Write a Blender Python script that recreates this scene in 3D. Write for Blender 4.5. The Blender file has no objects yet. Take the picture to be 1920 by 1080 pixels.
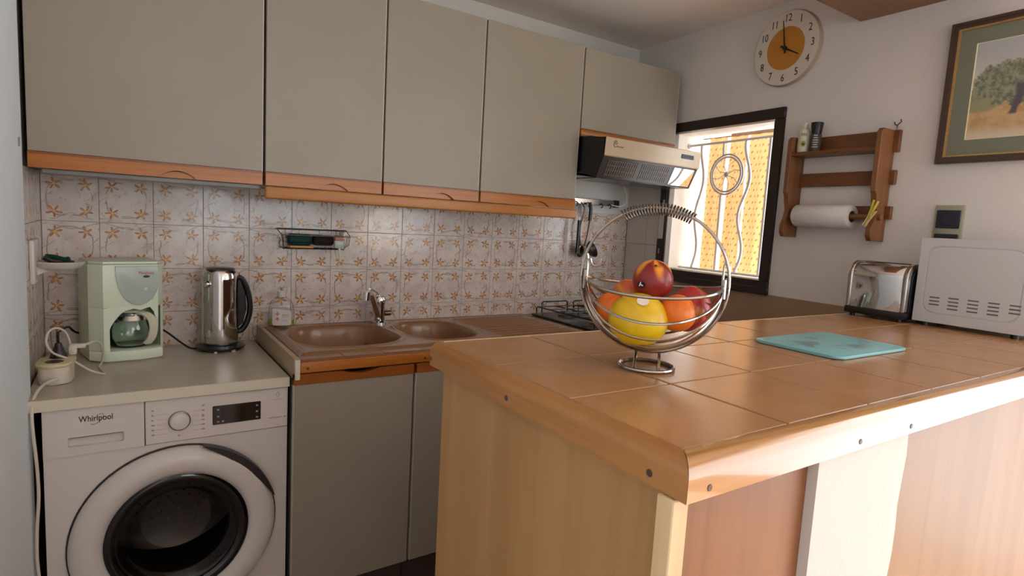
import bpy, bmesh, math, random
from mathutils import Matrix, Vector
import sys
from math import sin, cos, pi, sqrt, atan2, radians
random.seed(4)
scene = bpy.context.scene
C = scene.collection

# ---------------------------------------------------------------- camera
cam = bpy.data.cameras.new('camera'); camo = bpy.data.objects.new('camera', cam); C.objects.link(camo)
CAM = Vector((0.2012, -2.3266, 1.311))
yaw, pitch, roll, FPX = 0.5952, 0.1106, 0.0560, 1093.9
f = Vector((sin(yaw)*cos(pitch), cos(yaw)*cos(pitch), -sin(pitch)))
r0 = Vector((cos(yaw), -sin(yaw), 0)); u0 = r0.cross(f)
rr = r0*cos(roll)+u0*sin(roll); uu = -r0*sin(roll)+u0*cos(roll)
camo.matrix_world = Matrix(((rr.x, uu.x, -f.x, CAM.x), (rr.y, uu.y, -f.y, CAM.y), (rr.z, uu.z, -f.z, CAM.z), (0, 0, 0, 1)))
cam.sensor_width = 36; cam.lens = FPX/1920*36; cam.clip_start = 0.02
scene.camera = camo

# ---------------------------------------------------------------- frames
WA, WX = 0.06, 2.517            # right wall: turned a little, meets the back wall at x = WX
WF = Matrix(((-sin(WA), cos(WA), 0, WX), (-cos(WA), -sin(WA), 0, 0), (0, 0, 1, 0), (0, 0, 0, 1)))   # (s, into wall, z)
PB = 0.0159
PF = Matrix.Rotation(-PB, 4, 'Z')   # breakfast bar frame
CEIL = 2.262

# ---------------------------------------------------------------- world, lights, exposure
w = bpy.data.worlds.new('sky'); scene.world = w; w.use_nodes = True
bgn = w.node_tree.nodes['Background']; bgn.inputs[0].default_value = (0.88, 0.95, 1.0, 1); bgn.inputs[1].default_value = 2.9
def area(name, mat4, sx, sy, energy, col, portal=False):
    l = bpy.data.lights.new(name, 'AREA'); l.shape = 'RECTANGLE'; l.size = sx; l.size_y = sy; l.energy = energy; l.color = col
    o = bpy.data.objects.new(name, l); C.objects.link(o); o.matrix_world = mat4
    if portal: l.cycles.is_portal = True
    return o
def look(p, d):   # light at p shining along d
    return Matrix.Translation(p) @ Vector(d).to_track_quat('-Z', 'Y').to_matrix().to_4x4()
# daylight through the glazed door in the right wall, the window in the rear wall
area('daylight_glazed_door', look(WF @ Vector((2.90, 0.135, 1.06)), WF.to_3x3() @ Vector((0, -1, 0))), 1.6, 2.12, 1, (1, 1, 1), True)
area('daylight_rear_window', look((1.45, -4.70, 1.45), (0, 1, 0)), 1.4, 1.4, 1, (1, 1, 1), True)
sun = bpy.data.lights.new('sun', 'SUN'); sun.energy = 36.0; sun.angle = .009; sun.color = (1, .93, .82)
suno = bpy.data.objects.new('sun', sun); C.objects.link(suno); suno.matrix_world = look((4, -1, 5), (-.60, -.45, -.66))
area('daylight_kitchen_window', look(WF @ Vector((0.576, 0.139, 1.46)), WF.to_3x3() @ Vector((0, -1, 0))), 0.57, 0.66, 1, (1, 1, 1), True)
scene.view_settings.view_transform = 'Standard'; scene.view_settings.look = 'None'
scene.view_settings.exposure = 0.55; scene.view_settings.gamma = 1; scene.view_settings.use_curve_mapping = False
try:
    scene.cycles.use_denoising = True
    scene.cycles.max_bounces = 10; scene.cycles.diffuse_bounces = 6; scene.cycles.glossy_bounces = 5
    scene.cycles.transmission_bounces = 8; scene.cycles.transparent_max_bounces = 12
    scene.cycles.sample_clamp_indirect = 6; scene.cycles.caustics_refractive = False; scene.cycles.caustics_reflective = False
except Exception: pass

# ---------------------------------------------------------------- node helpers
def lin(c):
    if isinstance(c, str): c = [int(c[i:i+2], 16) for i in (0, 2, 4)]
    return tuple(((v/255)/12.92 if v/255 <= .04045 else ((v/255+.055)/1.055)**2.4) for v in c)+(1,)
class S:     # a socket with arithmetic
    def __init__(s, nt, sock): s.nt = nt; s.k = sock
    def m(s, op, *a):
        n = s.nt.nodes.new('ShaderNodeMath'); n.operation = op
        for i, v in enumerate((s,)+a):
            if isinstance(v, S): s.nt.links.new(v.k, n.inputs[i])
            else: n.inputs[i].default_value = v
        return S(s.nt, n.outputs[0])
    def __add__(s, o): return s.m('ADD', o)
    def __sub__(s, o): return s.m('SUBTRACT', o)
    def __mul__(s, o): return s.m('MULTIPLY', o)
    def __truediv__(s, o): return s.m('DIVIDE', o)
    def abs(s): return s.m('ABSOLUTE')
    def step(s, lo, hi):      # smoothstep
        n = s.nt.nodes.new('ShaderNodeMapRange'); n.interpolation_type = 'SMOOTHSTEP'
        s.nt.links.new(s.k, n.inputs[0]); n.inputs[1].default_value = lo; n.inputs[2].default_value = hi
        return S(s.nt, n.outputs[0])
class M:
    def __init__(self, name, color='cccccc', rough=.5, metal=0., spec=.5, **kw):
        self.m = bpy.data.materials.new(name); self.m.use_nodes = True; self.nt = self.m.node_tree
        self.b = self.nt.nodes['Principled BSDF']; i = self.b.inputs
        self.col = lin(color); i['Base Color'].default_value = self.col
        i['Roughness'].default_value = rough; i['Metallic'].default_value = metal; i['Specular IOR Level'].default_value = spec
        if kw.get('trans'): i['Transmission Weight'].default_value = kw['trans']; i['IOR'].default_value = kw.get('ior', 1.45)
        if kw.get('coat'): i['Coat Weight'].default_value = kw['coat']; i['Coat Roughness'].default_value = .06
        if kw.get('sub'): i['Subsurface Weight'].default_value = kw['sub']; i['Subsurface Scale'].default_value = .01
    def coord(self, kind='Object'):
        if not hasattr(self, 'tc'): self.tc = self.nt.nodes.new('ShaderNodeTexCoord')
        return self.tc.outputs[kind]
    def xyz(self, sock=None):
        n = self.nt.nodes.new('ShaderNodeSeparateXYZ'); self.nt.links.new(sock or self.coord(), n.inputs[0])
        return [S(self.nt, o) for o in n.outputs]
    def vec(self, *a):
        n = self.nt.nodes.new('ShaderNodeCombineXYZ')
        for i, v in enumerate(a):
            if isinstance(v, S): self.nt.links.new(v.k, n.inputs[i])
            else: n.inputs[i].default_value = v
        return n.outputs[0]
    def scaled(self, sx, sy, sz, off=None):
        n = self.nt.nodes.new('ShaderNodeMapping'); n.inputs['Scale'].default_value = (sx, sy, sz)
        self.nt.links.new(self.coord(), n.inputs['Vector'])
        if off is not None: self.nt.links.new(off, n.inputs['Location'])
        return n.outputs[0]
    def noise(self, scale, detail=3, vec=None, rough=.5, dist=0., out='Fac'):
        n = self.nt.nodes.new('ShaderNodeTexNoise'); n.inputs['Scale'].default_value = scale; n.inputs['Detail'].default_value = detail
        n.inputs['Roughness'].default_value = rough; n.inputs['Distortion'].default_value = dist
        self.nt.links.new(vec or self.coord(), n.inputs['Vector']); return S(self.nt, n.outputs[out])
    def rand(self):
        n = self.nt.nodes.new('ShaderNodeObjectInfo'); return S(self.nt, n.outputs['Random'])
    def mix(self, fac, a, b):
        n = self.nt.nodes.new('ShaderNodeMix'); n.data_type = 'RGBA'
        if isinstance(fac, S): self.nt.links.new(fac.k, n.inputs[0])
        else: n.inputs[0].default_value = fac
        for k, v in ((6, a), (7, b)):
            if isinstance(v, (str, tuple, list)): n.inputs[k].default_value = lin(v) if isinstance(v, str) else v
            else: self.nt.links.new(v, n.inputs[k])
        return n.outputs[2]
    def base(self, sock): self.nt.links.new(sock, self.b.inputs['Base Color']); return self
    def rough(self, s): self.nt.links.new(s.k, self.b.inputs['Roughness']); return self
    def bump(self, h, strength=.3, dist=.002):
        n = self.nt.nodes.new('ShaderNodeBump'); n.inputs['Strength'].default_value = strength; n.inputs['Distance'].default_value = dist
        self.nt.links.new(h.k, n.inputs['Height']); self.nt.links.new(n.outputs[0], self.b.inputs['Normal']); return self
def plain(name, c, rough=.5, metal=0., var=.06, scale=30, bump=.0, **kw):
    m = M(name, c, rough, metal, **kw)
    n = m.noise(scale, 2)
    a = tuple(min(1, v*(1+var)) for v in m.col[:3])+(1,); b = tuple(v*(1-var) for v in m.col[:3])+(1,)
    m.base(m.mix(n, b, a))
    if bump: m.bump(m.noise(scale*3, 2), bump)
    return m.m
def wood(name, light, dark, axis, rough=.35, scale=1., contrast=1., coat=.0, fig=1.):
    m = M(name, light, rough, coat=coat)
    st = {0: (1.2, 22, 22), 1: (22, 1.2, 22), 2: (22, 22, 1.2)}[axis]
    v = m.scaled(*[q*scale for q in st])
    n1 = m.noise(1.3*fig, 4, v, .6, .6).step(.28, .75); n2 = m.noise(7, 3, v, .7)
    st2 = {0: (2, 160, 160), 1: (160, 2, 160), 2: (160, 160, 2)}[axis]
    n3 = m.noise(1, 2, m.scaled(*[q*scale for q in st2]))
    g = (n1*.6+n2*.25*contrast+n3*.3)
    m.base(m.mix(g.step(.2, 1.0), light, dark)); m.bump(n3, .12, .0008)
    return m.m

# ---------------------------------------------------------------- materials
def mk_plaster(name, c, strength=.35, sc=45, rough=.85):
    m = M(name, c, rough, spec=.25); n = m.noise(sc, 4, None, .6); n2 = m.noise(9, 2)
    m.base(m.mix(n2, tuple(v*.96 for v in m.col[:3])+(1,), m.col)); m.bump(n, strength, .004); return m.m
WHITE_WALL = mk_plaster('white_plaster', 'e6e2dd')
WHITE_LEFT = mk_plaster('white_painted_wall', 'eaf4fb', .08)
CEILM = mk_plaster('ceiling_paint', 'f3ece4', .15)
BEIGE_ROUGH = mk_plaster('rough_beige_plaster', 'a3947e', .5)
TANBAND = plain('tan_tile_band', 'a3866b', .45, scale=12)
def mk_door():
    m = M('grey_textile_laminate', 'ada596', .42, spec=.4)
    v = m.noise(1, 2, m.scaled(600, 600, 14)); h = m.noise(1, 2, m.scaled(14, 600, 600)); b = m.noise(5, 2)
    m.base(m.mix((v*.22+h*.22+b*.5).step(.25, .75), '9b9283', 'a19889')); m.bump(v+h, .03, .0004); return m.m
DOOR = mk_door()
DOOR_EDGE = plain('pale_laminate_edge', 'c9c2b4', .4)
PINE = wood('orange_varnished_pine', 'bb732c', '9a561a', 0, .32, .8)
PELMET = wood('pelmet_varnished_wood', 'b97a3c', 'a26428', 0, .38, .5)
PINE_DARK = wood('red_brown_varnished_rail', '985624', '783f16', 0, .32, .8)
CARCASS = plain('cabinet_carcass', '4a4138', .6)
def mk_tile_print():
    m = M('flower_print_glazed_tile', 'ddd6cf', .16, spec=.5)
    x, y, z = m.xyz(); rnd = m.rand()
    u = x*(1/.15); v = z*(1/.15)
    off = m.vec(rnd*37., rnd*11., rnd*23.)
    va = m.nt.nodes.new('ShaderNodeVectorMath'); va.operation = 'ADD'; m.nt.links.new(m.coord(), va.inputs[0]); m.nt.links.new(off, va.inputs[1])
    sv = va.outputs[0]
    cloud = m.noise(22, 3, sv); cloud2 = m.noise(34, 4, sv, .7, 1.2); spk = m.noise(75, 2, sv, .5)
    base = m.mix(cloud.step(.35, .7), 'e0d6cd', 'd4c4be')
    base = m.mix(cloud2.step(.56, .70)*.6, base, 'b09f9d')
    base = m.mix(spk.step(.64, .70)*.5, base, '8a7a66')
    wob = m.noise(16, 2, sv); wob2 = m.noise(24, 1, sv, .5)
    # vines: rounded loop, plus two crossing tendrils
    r4 = (u.abs().m('POWER', 2.6)+v.abs().m('POWER', 2.6)).m('POWER', 1/2.6)+(wob-.5)*.16
    ring = (S(m.nt, (r4-.385).abs().k)).step(.018, .006)
    ten = ((v-.02+(u*9.).m('SINE')*.10+(wob2-.5)*.25)).abs().step(.012, .003)*(u.abs()-.18).step(.0, .05)
    ten2 = ((v.abs()-.40)+(u*7.).m('COSINE')*.05+(wob-.5)*.2).abs().step(.011, .003)
    vine = ring.m('MAXIMUM', ten).m('MAXIMUM', ten2)*m.noise(28, 2, sv).step(.36, .50)
    base = m.mix(vine*.72, base, '8e7c62')
    # four five-petal flowers
    U = u.abs()-.265+(wob-.5)*.03; V = v.abs()-.295+(v*2).step(-.2, .2)*.02
    sg = (u*60).m('TANH')*(v*60).m('TANH')
    ang = V.m('ARCTAN2', U)+sg*.5+rnd*2.
    rad = (U*U+V*V).m('SQRT')
    pet = (ang*2.5).m('COSINE').abs().m('POWER', 2.4)*.125+.010+(m.noise(70, 1, sv)-.5)*.075
    mask = (pet-rad).step(-.002, .010)
    out = (pet-rad).step(.010, .030)
    fcol = m.mix(out, '8a5528', m.mix(m.noise(60, 1, sv).step(.4, .6), 'cf8f35', 'bf6c30'))
    fcol = m.mix(rad.step(.034, .010), fcol, 'e2c06e')
    m.base(m.mix(mask*.95, base, fcol))
    m.bump(m.noise(28, 2, sv)+m.noise(90, 1, sv)*.25, .22, .0022)
    return m.m
TILE = mk_tile_print()
def mk_plain_tile():
    m = M('plain_white_glazed_tile', 'd2cac0', .2); rnd = m.rand()
    m.base(m.mix(m.noise(14, 2), 'cdc5ba', 'd8d1c8')); m.bump(m.noise(30, 2), .12, .002); return m.m
PTILE = mk_plain_tile()
GROUT = plain('grey_grout', 'a79e99', .9)
def mk_ctile(name, a, b, c, rough):
    m = M(name, a, rough, spec=.45); rnd = m.rand()
    va = m.nt.nodes.new('ShaderNodeVectorMath'); va.operation = 'ADD'; m.nt.links.new(m.coord(), va.inputs[0])
    m.nt.links.new(m.vec(rnd*9., rnd*31., 0.), va.inputs[1]); sv = va.outputs[0]
    n = m.noise(6, 4, sv, .5, .4); n2 = m.noise(14, 3, sv, .5)
    col = m.mix(n.step(.3, .7), a, b); col = m.mix(n2.step(.45, .8)*.5, col, c)
    m.base(m.mix(rnd*.25, col, b)); m.rough(n2*.10+(rough-.04)); return m.m
CTILE = mk_ctile('tan_glazed_counter_tile', 'b0835a', 'a97b50', 'b88c62', .22)
FTILE = mk_ctile('terracotta_floor_tile', 'a08370', '927462', 'ad9080', .45)
CGROUT = plain('brown_grout', '5f4028', .9)
OAK = wood('oak_edge_moulding', 'ba874c', '9e6c34', 0, .2, .7, coat=1.)
OAK_Y = wood('oak_edge_moulding_side', 'b17c45', '8f5d2b', 1, .28, .7, coat=.2)
BEECH = wood('beech_laminate_panel', 'b48a5a', 'a37848', 2, .42, .35, .7)
BEECH_DARK = wood('shaded_beech_panel', '84532f', '724425', 2, .4, .35, .7)  # same bar wood, with the shade put into a darker, redder colour
BEECH_TAN = wood('tan_laminate_panel', '94714f', '86633f', 2, .45, .35, .7)
BEECH_RAW = wood('pale_wood_strip', 'e0c49a', 'cfae80', 2, .5, .6)
PILLAR = mk_plaster('pillar_white_plaster', 'd9d5ce', .5, 30)
SCREW = plain('dark_screw_cap', '5a4a42', .4, .4)
WTOP = plain('beige_laminate_worktop', 'bfb7a6', .3, var=.02)
WTOP_EDGE = plain('cream_worktop_edge', 'd9d1bd', .45, var=.02)
WASHER = plain('white_enamel', 'd9d2cc', .28, var=.01, coat=.2)
WPLAST = plain('white_plastic', 'd8d3ce', .35, var=.01)
GREYP = plain('grey_plastic', '8f8a86', .4)
DARKP = plain('dark_grey_plastic', '2b2626', .35)
BLACK = plain('black_plastic', '131214', .32)
BLACKG = plain('black_glass_display', '08080a', .08, spec=.7)
RUBBER = plain('black_rubber', '17161a', .5)
PRINT = plain('dark_print', '2d2b2d', .5)
PRINT_G = plain('grey_print', '9a9491', .5)
CHROME = M('polished_chrome', 'd6d4d2', .06, 1.0).m
STEEL = plain('brushed_steel', 'b3aca6', .22, 1.0, var=.04)
WIRE = plain('polished_steel_wire', 'b5aca4', .17, 1.0, var=.04)
STEEL_D = plain('dark_brushed_steel', '77706b', .3, 1.0)
ENAMEL = plain('brown_enamel_sink', '936a49', .24, var=.04, scale=6, coat=.15)
SINKT = plain('brown_counter_laminate', '97765c', .25, var=.12, scale=14)
ENDB = plain('beige_laminate_end', 'b59d80', .4, var=.08)
MINT = plain('mint_green_plastic', 'dde9d2', .32, var=.02)
MINTD = plain('mint_recess_plastic', 'cddcc2', .5)
CREAM = plain('cream_plastic', 'd6d3ba', .35)
CREAMY = plain('yellowed_cream_plastic', 'd4cba0', .4)
WHITEC = plain('white_cable', 'd8cfc0', .45)
BCABLE = plain('black_cable', '191716', .45)
FROST = plain('frosted_grey_plastic', 'b4c0ba', .22, var=.03)
def mk_glass(name, tint, fac=.12, rough=.03, ior=1.5):
    m = bpy.data.materials.new(name); m.use_nodes = True; nt = m.node_tree; nt.nodes.clear()
    o = nt.nodes.new('ShaderNodeOutputMaterial'); t = nt.nodes.new('ShaderNodeBsdfTransparent'); g = nt.nodes.new('ShaderNodeBsdfGlossy')
    t.inputs[0].default_value = tint; g.inputs['Roughness'].default_value = rough
    lw = nt.nodes.new('ShaderNodeFresnel'); lw.inputs[0].default_value = ior
    a = nt.nodes.new('ShaderNodeMath'); a.operation = 'ADD'; a.inputs[1].default_value = fac-.04; nt.links.new(lw.outputs[0], a.inputs[0])
    x = nt.nodes.new('ShaderNodeMixShader'); nt.links.new(a.outputs[0], x.inputs[0]); nt.links.new(t.outputs[0], x.inputs[1]); nt.links.new(g.outputs[0], x.inputs[2])
    nt.links.new(x.outputs[0], o.inputs[0]); return m
GLASS = mk_glass('clear_glass', (.95, .98, .96, 1), .08, .03, 1.25)
GLASS_D = mk_glass('smoked_door_glass', (.42, .42, .42, 1), .05)
PICGLASS = mk_glass('picture_glass', (.98, .98, .98, 1), .04)
SOAPG = mk_glass('clear_soap_bottle', (.97, .97, .98, 1), .10, .12, 1.08)
SOAPL = plain('yellow_green_soap', 'b3a83a', .2)
DRUM = plain('steel_drum', 'a8988a', .3, .8)
WENGE = plain('dark_stained_window_frame', '2c1f1b', .4, var=.15)
WIRON = plain('white_painted_iron', 'd2cecb', .5)
def mk_cloth():
    m = M('orange_printed_cloth', 'e8ae55', .85); x, y, z = m.xyz()
    U = y*(1/.024); V = z*(1/.030)
    row = V.m('FLOOR'); U2 = U+row.m('MODULO', 2.)*.5
    fu = U2.m('FRACT')-.5; fv = V.m('FRACT')-.5
    d = ((fu+fv*.5)*(fu+fv*.5)*2.2+fv*fv).m('SQRT')
    mask = d.step(.26, .16)
    c = m.mix(mask, 'ebc596', 'b98a50'); m.base(c)
    tr = m.nt.nodes.new('ShaderNodeBsdfTranslucent'); m.nt.links.new(c, tr.inputs[0])
    mx = m.nt.nodes.new('ShaderNodeMixShader'); mx.inputs[0].default_value = .22
    o = m.nt.nodes['Material Output']; m.nt.links.new(m.b.outputs[0], mx.inputs[1]); m.nt.links.new(tr.outputs[0], mx.inputs[2]); m.nt.links.new(mx.outputs[0], o.inputs[0])
    return m.m
CLOTH = mk_cloth()
OUTWALL = plain('white_outside_render', 'f2efe8', .8)
HOODM = plain('beige_hood_metal', 'c9b498', .3, .15)
HOODS = plain('smoked_hood_underside', '3f342e', .25, .2)
HOODG = plain('brown_grease_grille', '5f5046', .35, .2)
CREAM_REFL = plain('cream_curtain_reflection', 'e8d7a6', .2)
SHELFW = wood('brown_pine_shelf', '8f5f3a', '714628', 2, .4, .8)
SHELFH = wood('brown_pine_rail', '83532f', '653d20', 0, .4, .8)
BEAMW = wood('brown_wooden_board', '866549', '77583e', 0, .5, .4)
PAPER = plain('white_paper_towel', 'e6e3e2', .9, bump=.3, scale=60)
CARD = plain('brown_cardboard', '7a5c45', .8)
PEG = wood('pale_wooden_peg', 'dcc890', 'c8b070', 2, .6, 2)
PEGY = plain('yellow_plastic', 'd8c840', .4)
CLOCKF = plain('ivory_clock_face', 'ddd4c4', .4, var=.01)
CLOCKO = plain('orange_clock_disc', 'c4842a', .45, var=.04)
CLOCKR = plain('clock_rim', 'a89884', .4)
PFRAME = plain('dark_brown_frame', '4d3c33', .35, var=.15, scale=60)
PGOLD = plain('worn_gold_slip', 'c9a265', .35, .5, var=.25, scale=90)
MATG = plain('grey_green_mat', '7b8071', .85, var=.03)
MATC = plain('cream_bevel', 'e9e0c0', .8)
def mk_paint():
    m = M('watercolour_olive_tree', 'cccccc', .9); x, y, z = m.xyz()      # x 0..1 across, z 0..1 up via object scale
    u = x*(1/.46); v = z*(1/.29)
    n = m.noise(22, 5, None, .65); n2 = m.noise(60, 4, None, .7); n3 = m.noise(8, 3)
    sky = m.mix((v+(n3-.5)*.5).step(.45, 1.), 'd2ccc2', 'b3b8bc')
    hill = m.mix(n, 'b2b2ac', 'a3a8a4')
    hl = ((v-.60)-(u*5).m('SINE')*.06+(n-.5)*.06).step(.01, -.01); c = m.mix(hl*.6, sky, hill)
    gr = ((v-.38)+(n-.5)*.14).step(.02, -.02)
    ground = m.mix(n.step(.4, .6), 'cdb083', 'bf9a6c'); ground = m.mix(n2.step(.55, .7)*.6, ground, '9fa67e'); ground = m.mix(v.step(.16, .02), ground, 'd8cab0')
    c = m.mix(gr, c, ground)
    ru = (u-.27)*3.3; rv = (v-.56)*3.9
    ru2 = (u-.06)*7.; rv2 = (v-.42)*6.5
    d = (ru*ru+rv*rv).m('SQRT')+(n-.5)*1.1+(n2-.5)*.5; d2 = (ru2*ru2+rv2*rv2).m('SQRT')+(n-.5)*1.2
    tree = m.mix(n2.step(.38, .62), '6d7560', '99a08a'); tree = m.mix(n.step(.55, .7)*.5, tree, '565c58')
    c = m.mix(d2.step(.95, .8), c, m.mix(n2, '8c9170', 'a6a582')); c = m.mix(d.step(.95, .8), c, tree)
    tw = (v-.24).abs()*(v-.24).abs()*.3+.016
    tr = ((u-.255-(v-.3)*.15).abs()-tw+(n-.5)*.05).step(.012, -.008)*(v-.22).step(0, .03)*(v-.52).step(.04, 0)
    c = m.mix(tr, c, '5f5a60')
    m.base(c); return m.m
PAINT = mk_paint()
TEAL = plain('teal_glass_board', '6faaa8', .12, var=.02, coat=.4)
def mk_board():
    m = M('printed_glass_cutting_board', '7ab4b0', .3, spec=.35)
    n = m.noise(11, 4, None, .6, .5); x, y, z = m.xyz()
    r = ((x*x*42)+(y*y*150)).m('SQRT')
    k = n.step(.47, .58)*r.step(1.0, .5)
    m.base(m.mix(k*.8, m.mix(m.noise(5, 2), '76b0b6', '8cc3c8'), m.mix(m.noise(30, 2), '7a7f85', '4f5c60'))); return m.m
BOARD = mk_board()
def mk_fruit(name, a, b, lo, hi, sc=14, rough=.35, axis=None):
    m = M(name, a, rough, sub=.12); n = m.noise(sc, 3, None, .6, .5)
    if axis is not None:
        x, y, z = m.xyz(); ang = (y.m('ARCTAN2', x)*2.5).m('COSINE').abs()
        n = z*axis+ang.m('POWER', 2.)*.55+(n-.5)*.3
    m.base(m.mix(n.step(lo, hi), a, b)); m.bump(m.noise(350, 1), .06, .0006); return m.m
F_NECT = mk_fruit('nectarine_skin', '861d20', 'ea952e', .52, .92, 14, .28, 18)
F_PEACH = mk_fruit('peach_skin', 'cf5a35', 'd99c38', .42, .6, 18)
F_MANGO = mk_fruit('mango_skin', 'b32a30', 'c98238', .50, .68, 16, .26)
F_ORANGE = mk_fruit('orange_peel', 'e86c14', 'ee8426', .3, .7, 20, .35)
F_MELON = mk_fruit('yellow_melon_rind', 'd8a810', 'e6c21c', .35, .65, 10, .3)
STICK = plain('white_sticker', 'ece3dc', .4)
STEM = plain('fruit_stem', '4e3a22', .8)
SPONGE_G = plain('green_sponge', '0f4038', .9, bump=.6, scale=120)
SPONGE_D = plain('dark_scourer', '2a2320', .95, bump=.8, scale=160)
SPONGE_Y = plain('yellow_sponge', 'cf9f6a', .95, bump=.5, scale=120)
PINK = plain('pink_brush', 'c98878', .7)
LIME = plain('avocado_green', '8a9a3a', .5)
PEPPER = plain('pepper_corns', '4a403a', .6, var=.6, scale=260)
RED = plain('red_print', 'c8333c', .5)
BLUEB = plain('hood_blue_buttons', '2c3564', .3)
SOCKP = plain('cream_socket_plate', 'a5a189', .4)
SOCKD = plain('dark_blue_socket', '2c2e3d', .35)
MWAVE = plain('white_microwave_metal', 'c6c9cc', .35, var=.01)
SLOT = plain('dark_vent_slot', '6a6664', .6)
GRATE = plain('black_enamel_grate', '151314', .3)
HOB = plain('black_hob_plate', '1d1c1f', .22)

# ---------------------------------------------------------------- geometry helpers
TM = {}
def finish(o, parent, mtx): TM[o.name] = mtx; return o
def tagit(o, label, cat, group=None, kind=None):
    if label: o['label'] = label
    if cat: o['category'] = cat
    if group: o['group'] = group
    if kind: o['kind'] = kind
    return o
def thing(name, label, cat, loc=(0, 0, 0), rot=0., group=None, frame=None):
    o = bpy.data.objects.new(name, None); C.objects.link(o); o.empty_display_size = .05
    m = (frame or Matrix()) @ Matrix.Translation(loc) @ Matrix.Rotation(rot, 4, 'Z')
    o.matrix_world = m; TM[o.name] = m.copy(); return tagit(o, label, cat, group)
def obj(name, bm, mat, parent=None, frame=None, smooth=True, label=None, cat=None, kind=None, group=None, local=False, ang=38):
    """frame maps build coordinates to world; local=True means built in the parent's own frame"""
    if frame is not None and not local: bm.transform(frame)
    me = bpy.data.meshes.new(name)
    if parent is not None:
        P = TM[parent.name]
        if not local: bm.transform(P.inverted())
        wm = P.copy(); loc = None
    else:
        xs = [v.co for v in bm.verts]
        lo = Vector([min(v[i] for v in xs) for i in range(3)]); hi = Vector([max(v[i] for v in xs) for i in range(3)])
        loc = Vector(((lo.x+hi.x)/2, (lo.y+hi.y)/2, lo.z)); bm.transform(Matrix.Translation(-loc)); wm = Matrix.Translation(loc)
    bmesh.ops.recalc_face_normals(bm, faces=bm.faces[:])
    bm.to_mesh(me); bm.free()
    if smooth:
        for p in me.polygons: p.use_smooth = True
        try: me.set_sharp_from_angle(angle=radians(ang))
        except Exception: pass
    if mat: me.materials.append(mat)
    o = bpy.data.objects.new(name, me); C.objects.link(o)
    if parent is not None: o.parent = parent
    else: o.location = loc
    TM[o.name] = wm; return tagit(o, label, cat, group, kind)
def struct(name, bm, mat, frame=None, **k): return obj(name, bm, mat, None, frame, kind='structure', **k)
def B(): return bmesh.new()
def box(bm, x0, x1, y0, y1, z0, z1, bev=0., seg=1):
    vs = [bm.verts.new((x, y, z)) for x in (x0, x1) for y in (y0, y1) for z in (z0, z1)]
    fs = [bm.faces.new([vs[i] for i in q]) for q in ((0, 1, 3, 2), (4, 6, 7, 5), (0, 4, 5, 1), (2, 3, 7, 6), (0, 2, 6, 4), (1, 5, 7, 3))]
    if bev > 0:
        es = list({e for fc in fs for e in fc.edges}); bmesh.ops.bevel(bm, geom=es, offset=bev, segments=seg, profile=.5, affect='EDGES')
    return bm
def bx(*a, **k): return box(B(), *a, **k)
def prism(bm, pts, axis, a0, a1, bev=0., seg=1):
    """pts = 2-D outline in the other two axes (in xyz order), extruded along axis"""
    def P(p, a):
        q = list(p); q.insert(axis, a); return q
    v0 = [bm.verts.new(P(p, a0)) for p in pts]; v1 = [bm.verts.new(P(p, a1)) for p in pts]; n = len(pts)
    f0 = bm.faces.new(v0); f1 = bm.faces.new(list(reversed(v1))); fs = [f0, f1]
    for i in range(n): fs.append(bm.faces.new((v0[i], v1[i], v1[(i+1) % n], v0[(i+1) % n])))
    if bev > 0: bmesh.ops.bevel(bm, geom=list(f0.edges)+list(f1.edges), offset=bev, segments=seg, profile=.5, affect='EDGES')
    return bm
def plate_hole(bm, outer, inner, axis, a0, a1):
    """outline with a hole; both lists have the same length and matching order"""
    def P(p, a):
        q = list(p); q.insert(axis, a); return q
    n = len(outer); R = [[bm.verts.new(P(p, a)) for p in L] for a in (a0, a1) for L in (outer, inner)]
    for i in range(n):
        j = (i+1) % n
        bm.faces.new((R[0][i], R[0][j], R[1][j], R[1][i])); bm.faces.new((R[2][i], R[3][i], R[3][j], R[2][j]))
        bm.faces.new((R[0][i], R[2][i], R[2][j], R[0][j])); bm.faces.new((R[1][i], R[1][j], R[3][j], R[3][i]))
    return bm
def lathe(bm, prof, n=32, mtx=None, caps=True):
    rings = []
    for r, z in prof:
        if r < 1e-6: rings.append([bm.verts.new((0, 0, z))])
        else: rings.append([bm.verts.new((r*cos(2*pi*i/n), r*sin(2*pi*i/n), z)) for i in range(n)])
    new = [v for R in rings for v in R]
    for A, Bq in zip(rings, rings[1:]):
        for i in range(n):
            j = (i+1) % n
            if len(A) == 1 and len(Bq) == 1: continue
            if len(A) == 1: bm.faces.new((A[0], Bq[i], Bq[j]))
            elif len(Bq) == 1: bm.faces.new((A[i], Bq[0], A[j]))
            else: bm.faces.new((A[i], A[j], Bq[j], Bq[i]))
    if caps:
        for R, rev in ((rings[0], 1), (rings[-1], 0)):
            if len(R) > 1: bm.faces.new(list(reversed(R)) if rev else R)
    if mtx is not None: bmesh.ops.transform(bm, matrix=mtx, verts=new)
    return bm
def cyl(bm, p0, p1, r, n=16, r2=None):
    p0 = Vector(p0); p1 = Vector(p1); d = p1-p0
    return lathe(bm, [(r, 0), (r2 if r2 is not None else r, d.length)], n, Matrix.Translation(p0) @ d.to_track_quat('Z', 'Y').to_matrix().to_4x4())
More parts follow.
